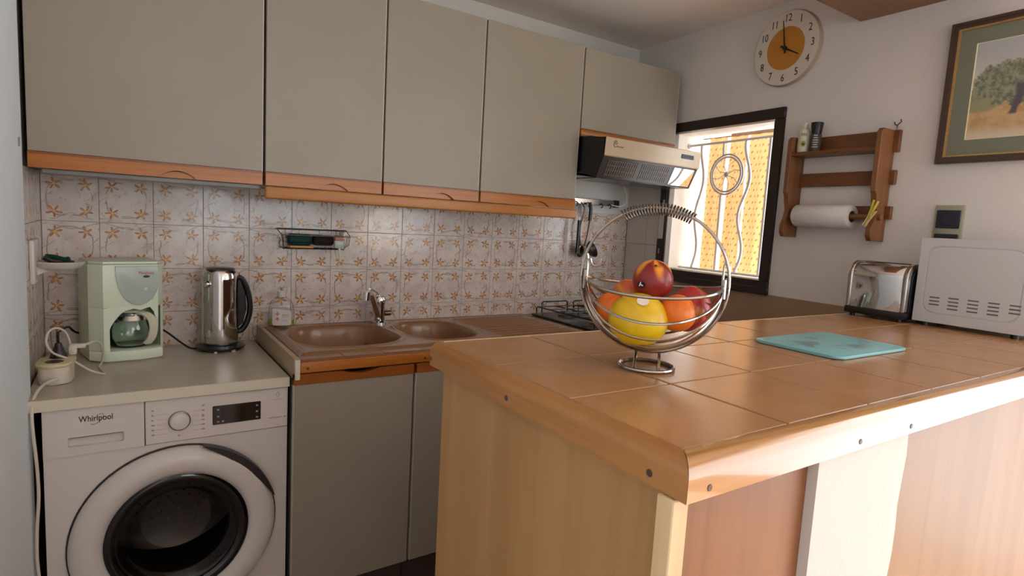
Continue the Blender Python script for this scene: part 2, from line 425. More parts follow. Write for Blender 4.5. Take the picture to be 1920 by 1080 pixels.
def tube(bm, pts, r, n=8, closed=False, sub=0):
    pts = [Vector(p) for p in pts]
    for _ in range(sub):     # Catmull-Rom doubling
        q = []; L = len(pts)
        for i in range(L if closed else L-1):
            a, b, c, d = (pts[(i-1) % L] if closed or i > 0 else pts[0]), pts[i], pts[(i+1) % L], (pts[(i+2) % L] if closed or i+2 < L else pts[-1])
            q += [b, (b+c)*.5625-(a+d)*.0625]
        if not closed: q.append(pts[-1])
        pts = q
    L = len(pts); t0 = None; rings = []; nrm = None
    for i in range(L):
        a = pts[(i-1) % L] if closed or i > 0 else pts[0]; b = pts[(i+1) % L] if closed or i < L-1 else pts[-1]
        t = (b-a).normalized()
        if nrm is None:
            nrm = t.cross(Vector((0, 0, 1)) if abs(t.z) < .9 else Vector((1, 0, 0))).normalized()
        else:
            nrm = (nrm-t*nrm.dot(t)).normalized()
        bi = t.cross(nrm)
        rings.append([bm.verts.new(pts[i]+(nrm*cos(2*pi*k/n)+bi*sin(2*pi*k/n))*r) for k in range(n)])
    for i in range(L if closed else L-1):
        A, Bq = rings[i], rings[(i+1) % L]
        off = 0
        if closed and i == L-1:
            off = min(range(n), key=lambda o: (A[0].co-Bq[o].co).length)
        for k in range(n): bm.faces.new((A[k], A[(k+1) % n], Bq[(k+1+off) % n], Bq[(k+off) % n]))
    if not closed: bm.faces.new(list(reversed(rings[0]))); bm.faces.new(rings[-1])
    return bm
def ball(bm, c, rx, ry=None, rz=None, seg=24, ring=16, rot=None):
    ry = ry or rx; rz = rz or rx
    m = Matrix.Translation(c) @ (rot or Matrix()) @ Matrix.Diagonal((rx, ry, rz, 1))
    bmesh.ops.create_uvsphere(bm, u_segments=seg, v_segments=ring, radius=1, matrix=m); return bm
def circ(cx, cy, r, n=32, a0=0, a1=2*pi, ry=None):
    full = abs(a1-a0-2*pi) < 1e-6
    return [(cx+r*cos(a0+(a1-a0)*i/(n if full else n-1)), cy+(ry or r)*sin(a0+(a1-a0)*i/(n if full else n-1))) for i in range(n)]
def rrect(x0, x1, y0, y1, r, n=5):
    p = []
    for cx, cy, a in ((x1-r, y1-r, 0), (x0+r, y1-r, 90), (x0+r, y0+r, 180), (x1-r, y0+r, 270)):
        for i in range(n): t = radians(a+90*i/(n-1)); p.append((cx+r*cos(t), cy+r*sin(t)))
    return p
def text(bm, s, size, ext, mtx, sx=1., shear=0., bold=0.):
    c = bpy.data.curves.new('t', 'FONT'); c.body = s; c.size = size; c.extrude = ext; c.align_x = 'CENTER'; c.align_y = 'CENTER'; c.shear = shear; c.offset = bold; c.resolution_u = 3
    o = bpy.data.objects.new('t', c); C.objects.link(o); dg = bpy.context.evaluated_depsgraph_get(); dg.update()
    me = bpy.data.meshes.new_from_object(o.evaluated_get(dg)); n0 = len(bm.verts)
    me.transform(mtx @ Matrix.Diagonal((sx, 1, 1, 1))); bm.from_mesh(me)
    bpy.data.objects.remove(o); bpy.data.curves.remove(c); bpy.data.meshes.remove(me); return bm
UP = Matrix.Rotation(pi/2, 4, 'X')     # text standing on a wall and facing -y
def copy_mesh(o, name, loc, parent, rot=0.):
    c = o.copy(); c.name = name; C.objects.link(c); c.parent = parent; c.location = loc; c.rotation_euler = (0, 0, rot); return c

# ================================================================= ROOM SHELL
b = bx(-.3, 3.1, .007, .16, 0, CEIL+.1); wall_back = struct('wall_back', b, WHITE_WALL)
# left wall: recessed behind the worktop, then a thicker white stretch towards the viewer
b = bx(-.16, -.007, -.497, .16, 0, CEIL+.1); wall_left = struct('wall_left', b, WHITE_WALL)
b = bx(-.16, .012, -4.75, -.497, 0, CEIL+.1, bev=.004); struct('trim_1', b, WHITE_LEFT)
b = bx(-.007, -.001, -.496, .0, 0, .789); obj('rough_patch', b, BEIGE_ROUGH, wall_left)
b = bx(-.007, .012, -.500, -.478, .756, .826, bev=.002); obj('beige_edge', b, ENDB, wall_left)
# right wall with the kitchen window and the glazed door towards the terrace
Y1 = .14
b = B()
for s0, s1, z0, z1 in ((-.25, .290, 0, CEIL+.1), (.290, .862, 0, 1.128), (.290, .862, 1.80, CEIL+.1), (.862, 2.10, 0, CEIL+.1), (2.10, 3.70, 2.12, CEIL+.1), (3.70, 4.9, 0, CEIL+.1)):
    box(b, s0, s1, 0, Y1, z0, z1)
wall_right = struct('wall_right', b, WHITE_WALL, WF)
b = B(); box(b, -.2, .75, -4.9, -4.72, 0, CEIL); box(b, .75, 2.15, -4.9, -4.72, 0, .75); box(b, .75, 2.15, -4.9, -4.72, 2.15, CEIL); box(b, 2.15, 3.2, -4.9, -4.72, 0, CEIL)
struct('wall_rear', b, WHITE_WALL)
b = bx(-.3, 3.2, -4.9, .2, CEIL, CEIL+.12); ceiling = struct('ceiling', b, CEILM)
b = bx(-.3, 3.2, -4.9, .2, -.12, -.006); floor = struct('floor', b, CGROUT)
t0 = None
for i in range(9):
    for j in range(14):
        if t0 is None:
            b = bx(-.147, .147, -.147, .147, -.006, 0, bev=.0015); t0 = obj('floor_tile', b, FTILE, floor, local=True); t0.location = (0, 0, 0); TMf = TM[floor.name].inverted()
            c = t0; c.location = TMf @ Vector((.15, -.16, 0))
        else: copy_mesh(t0, 'floor_tile', TMf @ Vector((.15+.3*i, -.16-.3*j, 0)), floor)

# window recess lining and frame in the right wall
win = thing('window_1', None, None, (.6, 0, 1.1), frame=WF); win['kind'] = 'structure'
b = B()
s0, s1, z0, z1 = .244, .908, 1.082, 1.843; fw = .046
for q in ((s0, s1, z1-fw, z1), (s0, s1, z0, z0+fw), (s0, s0+fw, z0+fw, z1-fw), (s1-fw, s1, z0+fw, z1-fw)): box(b, q[0], q[1], -.012, .03, q[2], q[3], bev=.003)
obj('window_frame', b, WENGE, win, WF)
b = bx(s0-.004, s1+.012, -.026, -.012, z0-.012, z0+.018, bev=.003); obj('window_sill', b, WENGE, win, WF)
b = B(); box(b, .287, .291, .03, .139, 1.13, 1.80); box(b, .291, .859, .03, .139, 1.128, 1.131); box(b, .291, .859, .03, .139, 1.797, 1.80); box(b, .859, .863, .03, .139, 1.13, 1.80)
obj('window_reveal', b, OUTWALL, win, WF, smooth=False)
# open sash folded flat along the far jamb
b = B(); box(b, .2905, .300, -.004, .03, 1.13, 1.795, bev=.002); obj('window_sash', b, GREYP, win, WF)
b = bx(.250, .284, -.0135, -.012, 1.275, 1.40); obj('frame_plate', b, WPLAST, win, WF)
b = B(); cyl(b, (.266, -.013, 1.20), (.266, -.0135, 1.225), .004, 8); obj('hinge', b, GREYP, win, WF)
b = B(); prism(b, [(.232, 1.412), (.285, 1.418), (.285, 1.47)], 1, -.03, -.012, bev=.002); obj('shutter_catch', b, BLACK, win, WF)
# iron grille outside
YG = .115
R_ = .0062
def gpt(s, z, y=YG): return (s, y, z)
grille = thing('window_grille', 'white painted iron grille with wavy bars and central ring outside the window', 'grille', (.576, YG, 1.13), frame=WF)
for pts in ([gpt(.291, 1.749), gpt(.50, 1.750), gpt(.861, 1.754)], [gpt(.291, 1.135), gpt(.861, 1.135)]):
    b = B(); tube(b, pts, R_, 6); obj('rail', b, WIRON, grille, WF)
b = B(); cyl(b, gpt(.291, 1.749), gpt(.297, 1.749), .013, 12); obj('rail_fixing', b, WIRON, grille, WF)
def wavy(s, amp, ph, n=28): return [gpt(s+.015*(z-1.13)/.62+amp*sin(2*pi*(z-1.12)/.335+ph), z) for z in [1.135+(1.75-1.135)*i/n for i in range(n+1)]]
for s, amp, ph in ((.376, .016, -.6), (.640, .021, -.6)):
    b = B(); tube(b, wavy(s, amp, ph), R_*1.1, 6); obj('wavy_bar', b, WIRON, grille, WF)
for s, z0_, z1_ in ((.520, 1.135, 1.507), (.512, 1.69, 1.75), (.765, 1.135, 1.752)):
    b = B(); tube(b, [gpt(s, z0_), gpt(s-.003, z1_)], R_, 6); obj('bar', b, WIRON, grille, WF)
for rad in (.0935, .081):
    b = B(); tube(b, [gpt(.5385+rad*cos(t*2*pi/40), 1.597+rad*sin(t*2*pi/40)) for t in range(40)], .0048, 6, True)
    obj('ring', b, WIRON, grille, WF)
for k in range(8):
    b = B(); a = k*pi/4+.2; tube(b, [gpt(.5385+.013*cos(a), 1.597+.013*sin(a)), gpt(.5385+.048*cos(a+.22), 1.597+.048*sin(a+.22)), gpt(.5385+.079*cos(a), 1.597+.079*sin(a))], .0022, 5)
    obj('spoke', b, WIRON, grille, WF)
b = B(); ball(b, gpt(.5385, 1.597), .014, .007, .014, 10, 8); obj('hub', b, WIRON, grille, WF)
# cloth strips hanging outside from a thin rod
def strip(s0, s1, y, z0, z1, label):
    b = B(); n = 16; m_ = 10; g = []
    for i in range(n+1):
        row = []
        for j in range(m_+1):
            t = i/n; row.append(b.verts.new((s0+(s1-s0)*t, y+.007*sin(t*pi*3.3+s0*9)*(1.15-j/m_*.3), z0+(z1-z0)*j/m_)))
        g.append(row)
    for i in range(n):
        for j in range(m_): b.faces.new((g[i][j], g[i+1][j], g[i+1][j+1], g[i][j+1]))
    bmesh.ops.solidify(b, geom=b.faces[:], thickness=.0012)
    return obj('cloth_strip', b, CLOTH, None, WF, label=label, cat='curtain', group='orange printed cloth strips outside the window')
strip(.292, .403, .26, .95, 1.803, 'orange printed cloth strip outside the window, behind the left half of the iron ring')
strip(.428, .522, .26, .95, 1.803, 'orange printed cloth strip outside the window, between the straight bar and the second wavy bar')
strip(.545, .668, .26, .95, 1.803, 'widest orange printed cloth strip outside, at the right side of the window')
b = B(); box(b, .43, .80, .252, .268, 1.800, 1.815, bev=.002); box(b, .25, .43, .256, .264, 1.801, 1.806); box(b, .80, .81, .13, .268, 1.800, 1.815)
obj('cloth_rod', b, BEAMW, None, WF, label='brown wooden rod holding the orange cloth strips outside the window', cat='rod', smooth=False)
b = bx(-1.0, .30, .75, .80, .0, 3.4, bev=.01)  # outside wall made long and tall to keep the sun out of the kitchen
obj('sun_blocking_wall', b, OUTWALL, None, WF, label='white outside wall seen through the left of the window, enlarged to block the sun', cat='wall', smooth=False)

# ---- wall tiles
TS = .15; TX0 = -.0024; ZL = [1.239+.15, 1.239, 1.089, .939, .789]
def tile_mesh(w0, w1, h0, h1, mat, name='tile'):   # local, centred on the whole tile; front face at y=0
    b = B(); g = .0008
    box(b, -TS/2+w0+g, -TS/2+w1-g, 0, .006, -TS/2+h0+g, -TS/2+h1-g, bev=.0008)
    me = bpy.data.meshes.new(name); bmesh.ops.recalc_face_normals(b, faces=b.faces[:]); b.to_mesh(me); b.free(); me.materials.append(mat)
    return me
cache = {}
def put_tile(parent, frame, x, z, mat, w0=0, w1=TS, h0=0, h1=TS):
    key = (mat.name, round(w0, 4), round(w1, 4), round(h0, 4), round(h1, 4))
    if key not in cache: cache[key] = tile_mesh(w0, w1, h0, h1, mat)
    o = bpy.data.objects.new('wall_tile', cache[key]); C.objects.link(o); o.parent = parent
    o.matrix_local = TM[parent.name].inverted() @ frame @ Matrix.Translation((x+TS/2, 0, z+TS/2))
for i in range(17):
    x = TX0+.15*i
    w1 = min(TS, WX-.004-x)
    if w1 < .01: continue
    for z in (.789, .939, 1.089, 1.239): put_tile(wall_back, Matrix(), x, z, TILE, max(0, -x), w1)
b = bx(0, WX-.003, .002, .007, .78, 1.3885); obj('grout', b, GROUT, wall_back)
LF = Matrix(((0, -1, 0, 0), (1, 0, 0, 0), (0, 0, 1, 0), (0, 0, 0, 1)))      # local x -> +y, local y -> -x
for j in range(4):
    y = -.15*(j+1)
    for z in (.789, .939, 1.089, 1.239): put_tile(wall_left, LF, y, z, TILE, max(0, -.496-y), TS)
b = bx(-.007, -.002, -.496, 0, .78, 1.3885); obj('grout', b, GROUT, wall_left)
# white tiles on the window wall, and the tan band behind the bar
for s, w1 in ((.006, .15), (.156, .087)):
    for z in (.789, .939, 1.089, 1.239): put_tile(wall_right, WF @ Matrix.Translation((0, -.006, 0)), s, z, PTILE, 0, w1)
b = bx(.004, .243, -.003, 0, .80, 1.39); obj('grout', b, GROUT, wall_right, WF)
b = bx(.245, 2.09, -.005, 0, .86, 1.072, bev=.002); obj('tan_band', b, TANBAND, wall_right, WF)

# ================================================================= WALL CABINETS
YD = -.34
def notch_rail(b, x0, x1, z0, z1, cx, wd, hh, y0, y1, top=False):
    n = 14
    pts = []
    if not top:
        pts = [(x0, z1), (x0, z0)]+[(cx-wd+2*wd*i/n, z0+hh*sin(pi*i/n)**.8) for i in range(n+1)]+[(x1, z0), (x1, z1)]
    else:
        pts = [(x1, z0), (x1, z1)]+[(cx+wd-2*wd*i/n, z1-hh*sin(pi*i/n)**.8) for i in range(n+1)]+[(x0, z1), (x0, z0)]
    prism(b, pts, 1, y0, y1)
def wall_cabinet(x0, x1, z0, z1, label, zr=1.428, notch=None, zc0=None):
    t = thing('wall_cabinet', label, 'cabinet', ((x0+x1)/2, 0, z0), group='grey wall cabinets')
    zc0 = zc0 or z0+.012
    b = B(); box(b, x0, x0+.016, YD+.022, .006, zc0, z1); box(b, x1-.016, x1, YD+.022, .006, zc0, z1); box(b, x0+.016, x1-.016, YD+.022, .006, zc0, zc0+.016)
    box(b, x0+.016, x1-.016, YD+.022, .006, z1-.016, z1); box(b, x0+.016, x1-.016, -.006, .0, zc0+.016, z1-.016); obj('carcass', b, CARCASS, t, smooth=False)
    d = obj('door', bx(x0+.002, x1-.003, YD, YD+.018, zr+.001, z1, bev=.0012), DOOR, t)
    obj('door_edge', bx(x1-.0045, x1-.002, YD-.0006, YD+.018, zr, z1-.001), DOOR_EDGE, d)
    b = B()
    if notch: notch_rail(b, x0+.002, x1-.003, z0, zr, notch[0], notch[1], .021, YD-.004, YD+.018); 
    else: box(b, x0+.002, x1-.003, YD-.004, YD+.018, z0, zr, bev=.002)
    obj('rail', b, PINE, t, ang=50)
    b = B(); box(b, x0+.002, x1-.003, YD-.0055, YD-.003, zr-.0055, zr-.001); obj('rail_bead', b, PINE_DARK, t)
    if notch:
        b = B(); cx, wd = notch
        prism(b, [(cx-wd-.002+(2*wd+.004)*i/14, z0+.019*sin(pi*i/14)**.8+.0) for i in range(15)], 1, YD+.007, YD+.012); obj('finger_pull', b, PINE, t)
    return t
wall_cabinet(.004, .580, 1.387, 2.07, 'widest grey wall cabinet door, far left above the coffee maker', notch=(.345, .048), zc0=1.39)
wall_cabinet(.584, .971, 1.387, 2.07, 'grey wall cabinet door above the wire sponge rack, second from left', notch=(.80, .05))
wall_cabinet(.974, 1.366, 1.387, 2.07, 'grey wall cabinet door above the sink tap, third from left', notch=(1.205, .05))
wall_cabinet(1.370, 1.852, 1.387, 2.07, 'grey wall cabinet door directly left of the extractor hood', notch=(1.66, .05))
wall_cabinet(1.857, 2.456, 1.70, 2.07, 'short grey wall cabinet above the extractor hood', zr=1.733)
b = B(); box(b, .585, 1.864, YD-.006, YD+.016, 1.345, 1.3845, bev=.006, seg=3)
obj('pelmet_board', b, PELMET, None, label='long varnished wooden pelmet board running under the three middle wall cabinets', cat='trim board')
b = B(); box(b, .03, .578, -.315, -.275, 1.372, 1.389, bev=.004)
obj('under_cabinet_strip', b, GREYP, None, label='grey strip fixed under the widest wall cabinet at far left', cat='strip')

# ---- extractor hood
hd = thing('extractor_hood', 'beige extractor hood with black side and smoked visor above the hob', 'hood', (2.16, -.2, 1.55))
b = B(); prism(b, [(-.005, 1.547), (-.327, 1.547), (-.40, 1.548), (-.40, 1.698), (-.005, 1.698)], 0, 1.867, 2.454); obj('body', b, BLACK, hd, smooth=False)
b = B(); prism(b, [(-.340, 1.5495), (-.452, 1.520), (-.494, 1.611), (-.499, 1.684), (-.345, 1.6975)], 0, 1.862, 1.869); obj('side_cheek', b, BLACK, hd, smooth=False)
b = B(); prism(b, [(-.340, 1.5495), (-.452, 1.520), (-.494, 1.611), (-.499, 1.684), (-.345, 1.6975)], 0, 2.449, 2.456); obj('side_cheek', b, HOODM, hd, smooth=False)
fp = obj('front_panel', prism(B(), [(-.4985, 1.6860), (-.5005, 1.684), (-.4965, 1.613), (-.492, 1.609), (-.487, 1.613), (-.491, 1.684)], 0, 1.862, 2.458), HOODM, hd)
b = bx(1.869, 2.449, -.49, -.35, 1.683, 1.6865); obj('top_plate', b, HOODM, hd)
# sloping underside: two grille fields and a glossy end with a painted reflection
def slope(b, x0, x1, t0, t1, th=.004, out=.0):
    a = Vector((-.490, 1.608)); c = Vector((-.450, 1.5225)); d = c-a; n = Vector((-d.y, d.x)).normalized()*-1
    if n.x > 0: n = -n
    p = [a+d*t0+n*out, a+d*t1+n*out, a+d*t1+n*(out-th), a+d*t0+n*(out-th)]
    prism(b, [tuple(v) for v in p], 0, x0, x1)
b = B(); slope(b, 1.869, 2.449, 0, 1); obj('visor', b, HOODS, hd, smooth=False)
b = B(); box(b, 1.869, 2.449, -.452, -.30, 1.5195, 1.5235); box(b, 1.869, 2.449, -.30, -.10, 1.538, 1.5465); obj('bottom_plate', b, HOODS, hd, smooth=False)
for x0 in (1.90, 2.10):
    b = B()
    for i in range(14):
        slope(b, x0+.013*i, x0+.013*i+.005, .12, .88, .0015, .0015)
    for i in range(4): slope(b, x0, x0+.175, .16+.22*i, .185+.22*i, .0015, .0022)
    obj('grease_grille', b, HOODG, hd, smooth=False)
b = B(); slope(b, 2.30, 2.44, .06, .94, .002, .002); lp = obj('glossy_plate', b, CHROME, hd, smooth=False)  # glossy metal added where the visor shows reflections
b = B(); prism(b, [(-.484, 1.600), (-.478, 1.592), (-.486, 1.590)], 0, 2.34, 2.395, bev=.001); obj('painted_reflection', b, CREAM_REFL, lp)  # cream piece stands in for the curtain's reflection in the visor
b = bx(2.325, 2.412, -.5006, -.4975, 1.646, 1.667, bev=.002); bp = obj('button_strip', b, BLUEB, fp)
b = B()
for i in range(5): box(b, 2.332+.016*i, 2.343+.016*i, -.5018, -.5004, 1.651, 1.662, bev=.001)
obj('button', b, DARKP, bp)
b = B(); text(b, 'C', .032, .0004, Matrix.Translation((1.915, -.4992, 1.664)) @ UP, 1.1, .4); text(b, 'asteyng', .011, .0004, Matrix.Translation((1.934, -.4985, 1.653)) @ UP, 1.1, .4)
b.free()
b = B()     # small brand flourish: a looped C with a fine tail
tube(b, [(1.926, -.5005, 1.668), (1.918, -.5007, 1.675), (1.909, -.5004, 1.668), (1.907, -.5, 1.656), (1.914, -.4998, 1.648), (1.925, -.4997, 1.651), (1.930, -.4998, 1.654), (1.937, -.4998, 1.649), (1.945, -.4998, 1.653), (1.955, -.4998, 1.649), (1.962, -.4999, 1.654)], .0010, 5, sub=2)
tube(b, [(1.918, -.5007, 1.671), (1.914, -.5003, 1.662), (1.922, -.5003, 1.660), (1.926, -.5003, 1.666)], .0009, 5, sub=2)
obj('brand_mark', b, PRINT, fp)
b = B(); tube(b, [(2.36, -.10, 1.545), (2.375, -.12, 1.48), (2.36, -.13, 1.44), (2.32, -.13, 1.425), (2.275, -.12, 1.43)], .0028, 6, sub=2)
obj('hood_cable', b, WHITEC, None, label='thin white cable hanging below the extractor hood by the window', cat='cable')

# ================================================================= WASHING MACHINE AND WORKTOP
b = B(); box(b, .004, .616, -.560, -.002, .790, .820, bev=.0015)
wt = obj('laminate_worktop', b, WTOP, None, label='beige laminate worktop over the washing machine', cat='worktop')
b = bx(.004, .616, -.5625, -.5602, .7905, .8195, bev=.0005); obj('edge_band', b, WTOP_EDGE, wt)
wm = thing('washing_machine', 'white front-loading washing machine under the beige worktop', 'washing machine', (.328, -.27, 0))
X0, X1, ZT, YF = .036, .614, .788, -.545; DC = (.328, .400)
# body shell, front with a round opening
n = 48; o_ = []
angs = [2*pi*i/n for i in range(n)]
def rect_hit(a, cx, cz, x0, x1, z0, z1):
    dx, dz = cos(a), sin(a); t = 1e9
    if dx > 1e-9: t = min(t, (x1-cx)/dx)
    if dx < -1e-9: t = min(t, (x0-cx)/dx)
    if dz > 1e-9: t = min(t, (z1-cz)/dz)
    if dz < -1e-9: t = min(t, (z0-cz)/dz)
    return (cx+dx*t, cz+dz*t)
ca = sorted(set(angs+[atan2(zz-DC[1], xx-DC[0]) % (2*pi) for xx in (X0, X1) for zz in (.02, .664)]))
b = B(); plate_hole(b, [rect_hit(a, *DC, X0, X1, .02, .664) for a in ca], [(DC[0]+.205*cos(a), DC[1]+.205*sin(a)) for a in ca], 1, YF, YF+.012)
obj('front_panel', b, WASHER, wm)
b = B(); box(b, X0, X0+.01, YF+.012, -.02, .02, ZT); box(b, X1-.01, X1, YF+.012, -.02, .02, ZT); box(b, X0+.01, X1-.01, -.03, -.02, .02, ZT); box(b, X0+.01, X1-.01, YF+.012, -.03, ZT-.01, ZT); box(b, X0+.01, X1-.01, YF+.012, -.03, .02, .03)
for sx in (X0+.06, X1-.06):
    for sy in (YF+.06, -.08): cyl(b, (sx, sy, 0), (sx, sy, .022), .02, 12)
obj('body', b, WASHER, wm, smooth=False)
# control fascia (drawer gap at x .249)
b = bx(.2505, X1, YF-.006, YF+.012, .666, ZT, bev=.002); fa = obj('control_panel', b, WASHER, wm)
dr = thing('detergent_drawer', None, None, (.14, YF, .70)); 
bpy.data.objects.remove(dr)
inner = rrect(.086, .203, .688, .713, .003); outer = [rect_hit(atan2(p[1]-.7005, p[0]-.1445), .1445, .7005, X0, .2485, .666, ZT) for p in inner]
# put exact corners on the outer loop
for cx_, cz_ in ((X0, .666), (X0, ZT), (.2485, .666), (.2485, ZT)):
    k = min(range(len(outer)), key=lambda q: (outer[q][0]-cx_)**2+(outer[q][1]-cz_)**2); outer[k] = (cx_, cz_)
b = B(); plate_hole(b, outer, inner, 1, YF-.006, YF+.006); dr = obj('detergent_drawer', b, WASHER, wm, smooth=False)
b = bx(.080, .209, YF+.006, YF+.010, .680, .720); obj('drawer_grip', b, WPLAST, dr)
b = bx(.087, .202, YF-.003, YF+.004, .7105, .7128); obj('grip_painted_shade', b, DARKP, dr)  # solid dark strip, painted shade under the top edge of the recess
b = B(); lathe(b, [(0, 0), (.0245, 0), (.0245, .006), (.0215, .014), (.019, .0155), (0, .0155)], 40, Matrix.Translation((.330, YF-.006, .7235)) @ Matrix.Rotation(pi/2, 4, 'X')); k1 = obj('dial', b, WPLAST, wm)
b = B(); lathe(b, [(.0245, 0), (.0268, 0), (.0268, .004), (.0245, .0045)], 40, Matrix.Translation((.330, YF-.006, .7235)) @ Matrix.Rotation(pi/2, 4, 'X'), caps=False); obj('dial_ring', b, STEEL_D, k1)
b = bx(.411, .538, YF-.0085, YF-.004, .698, .753, bev=.002); dp = obj('display', b, BLACKG, wm)
b = B()
for x, z in ((.425, .742), (.425, .722), (.425, .707), (.437, .707), (.527, .742), (.527, .724), (.527, .707)): box(b, x-.003, x+.003, YF-.0092, YF-.0084, z-.0022, z+.0022)
obj('display_marks', b, PRINT_G, dp)
b = B()
for i in range(6):
    for x, ww in ((.268, .008), (.388, .008)): box(b, x-ww/2, x+ww/2-random.random()*.003, YF-.0066, YF-.0058, .690+.0135*i, .6935+.0135*i)
for i in range(5): box(b, .275, .30, YF-.0064, YF-.0058, .6915+.0135*i, .6919+.0135*i); box(b, .36, .383, YF-.0064, YF-.0058, .6915+.0135*i, .6919+.0135*i)
box(b, .384, .390, YF-.0068, YF-.0058, .7265, .7315); box(b, .326, .331, YF-.0066, YF-.0058, .680, .6835); box(b, .56, .597, YF-.0066, YF-.0058, .696, .698); box(b, .602, .610, YF-.0066, YF-.0058, .6955, .699)
tube(b, circ3 := [(.585+.005*cos(t), YF-.0062, .767+.006*sin(t)) for t in [i*pi/6 for i in range(12)]], .0006, 4, True); box(b, .570, .60, YF-.0066, YF-.0058, .752, .753)
obj('panel_print', b, PRINT_G, fa, kind='stuff')
b = B(); text(b, 'Whirlpool', .0215, .0004, Matrix.Translation((.1445, YF-.0064, .7575)) @ UP, .80, 0, .0002)
tube(b, [(.133, YF-.0068, .744), (.142, YF-.0068, .742), (.153, YF-.0068, .750), (.160, YF-.0068, .762), (.158, YF-.0068, .768), (.150, YF-.0068, .767)], .0005, 5, sub=2)
obj('brand_lettering', b, PRINT, dr)
# door
RX = Matrix.Translation((DC[0], YF, DC[1])) @ Matrix.Rotation(pi/2, 4, 'X')
b = B(); lathe(b, [(.205, .0), (.2545, .0), (.2545, .004), (.205, .004)], 64, RX, caps=False); obj('door_seat', b, DARKP, wm)
prof = [(.250, .004), (.2505, .012), (.246, .022), (.236, .031), (.222, .036), (.205, .0375), (.190, .034), (.179, .026), (.173, .014), (.172, .004)]
b = B(); lathe(b, prof, 72, RX, caps=False); dd = obj('door_ring', b, WASHER, wm)
b = B(); n = 20; pts = []
for i in range(n+1):
    a = radians(15+62*i/n); pts.append((DC[0]+.2555*cos(a), DC[1]+.2555*sin(a)))
for i in range(n, -1, -1):
    a = radians(15+62*i/n); r = .2545-.021*sin(pi*i/n)**.7; pts.append((DC[0]+r*cos(a), DC[1]+r*sin(a)))
prism(b, pts, 1, YF-.031, YF-.003); obj('door_grip', b, DARKP, dd)
b = B(); lathe(b, [(.1735, .012), (.150, .014), (.138, .010), (.12, -.01), (.105, -.05), (.09, -.09), (0, -.105)], 64, RX, caps=False); obj('door_glass', b, GLASS_D, dd)
b = B(); lathe(b, [(.176, .02), (.170, .0235), (.160, .0225), (.150, .018), (.149, .013), (.17, .008)], 64, RX, caps=False); obj('glass_rim', b, BLACKG, dd)
b = B(); lathe(b, [(.204, .0), (.19, -.02), (.178, -.05), (.182, -.065)], 48, RX, caps=False); obj('rubber_gasket', b, RUBBER, wm)
b = B(); lathe(b, [(.182, -.066), (.222, -.07), (.232, -.09), (.232, -.36), (.21, -.375), (.06, -.378), (0, -.378)], 48, RX, caps=False)
dm = obj('drum', b, DRUM, wm)
b = B()
for k in range(3):
    a = radians(100+120*k); c = Vector((DC[0]+.215*cos(a), YF+.22, DC[1]+.215*sin(a))); ball(b, c, .03, .13, .03, 12, 8)
obj('drum_paddle', b, STEEL_D, dm)
b = B()
for rr_ in (.06, .085, .11, .135, .16):
    for i in range(int(rr_*260)):
        a = 2*pi*i/int(rr_*260); c = (DC[0]+rr_*cos(a), YF+.3772, DC[1]+rr_*sin(a)); cyl(b, c, (c[0], c[1]-.001, c[2]), .0035, 6)
obj('drum_holes', b, BLACK, dm, kind='stuff')

# ================================================================= SINK RUN
YS = -.585; ZS = .872
sc_ = thing('sink_counter', 'brown sink counter with varnished pine front edge along the tiled wall', 'counter', (1.5, -.3, .83))
b = B(); box(b, .640, 2.47, YS+.02, -.515, .835, ZS-.004); box(b, .640, 2.47, -.03, -.002, .835, ZS-.004); box(b, 1.835, 2.47, -.515, -.03, .835, ZS-.004); box(b, .640, .662, -.515, -.03, .835, ZS-.004); obj('slab', b, SINKT, sc_, smooth=False)
b = bx(.625, .640, YS+.004, -.002, .812, ZS+.006, bev=.0015); obj('left_end_board', b, ENDB, sc_)
ed = obj('front_edging', bx(.640, 2.46, YS, YS+.02, .832, ZS-.006, bev=.004, seg=2), PINE, sc_)
b = bx(.6255, .640, YS-.001, YS+.0035, .813, ZS+.002, bev=.001); obj('bare_edge', b, WTOP_EDGE, sc_)
b = B()
for x in (.662, 1.045, 1.44): lathe(b, [(0, .001), (.0042, .001), (.0042, 0), (0, 0)], 12, Matrix.Translation((x, YS-.0005, .846)) @ Matrix.Rotation(pi/2, 4, 'X'))
obj('screw_cap', b, SCREW, ed)
b = B()
x = .645
while x < 2.44: box(b, x, min(x+.13, 2.45), YS+.02, -.527, ZS-.004, ZS-.0005, bev=.0008); x += .1325
obj('edge_tiles', b, SINKT, sc_, smooth=False)
# sink: one enamelled sheet with two bowls and a ribbed drainer
sk = thing('double_bowl_sink', 'brown enamelled double bowl sink with ribbed drainer', 'sink', (1.24, -.28, ZS))
def sstep(t): t = max(0, min(1, t)); return t*t*(3-2*t)
def bowl(x, y, cx, cy, ax, ay, depth):
    d = ((abs(x-cx)/ax)**2.7+(abs(y-cy)/ay)**2.7)**(1/2.7)
    rim = .0035*math.exp(-((d-1.06)/.045)**2)
    return rim-depth*sstep((1.0-d)/.16)
sx0, sx1, sy0, sy1 = .652, 1.83, -.528, -.018; nx, ny = 236, 102
b = B(); G = []
for i in range(nx+1):
    row = []
    for j in range(ny+1):
        x = sx0+(sx1-sx0)*i/nx; y = sy0+(sy1-sy0)*j/ny
        z = ZS+.004+bowl(x, y, .870, -.275, .185, .185, .125)+bowl(x, y, 1.232, -.280, .140, .180, .12)
        e = min(x-sx0, sx1-x, y-sy0, sy1-y); z -= .006*(1-sstep(e/.012)); z += .0025*math.exp(-((e-.02)/.006)**2)
        if x > 1.41:
            k = sstep((x-1.41)/.03)*sstep((1.79-x)/.03)*sstep((y+.49)/.02)*sstep((-.07-y)/.02)
            z += k*(.0042*cos(2*pi*(y+.49)/.042)-.0025)
        row.append(b.verts.new((x, y, z)))
    G.append(row)
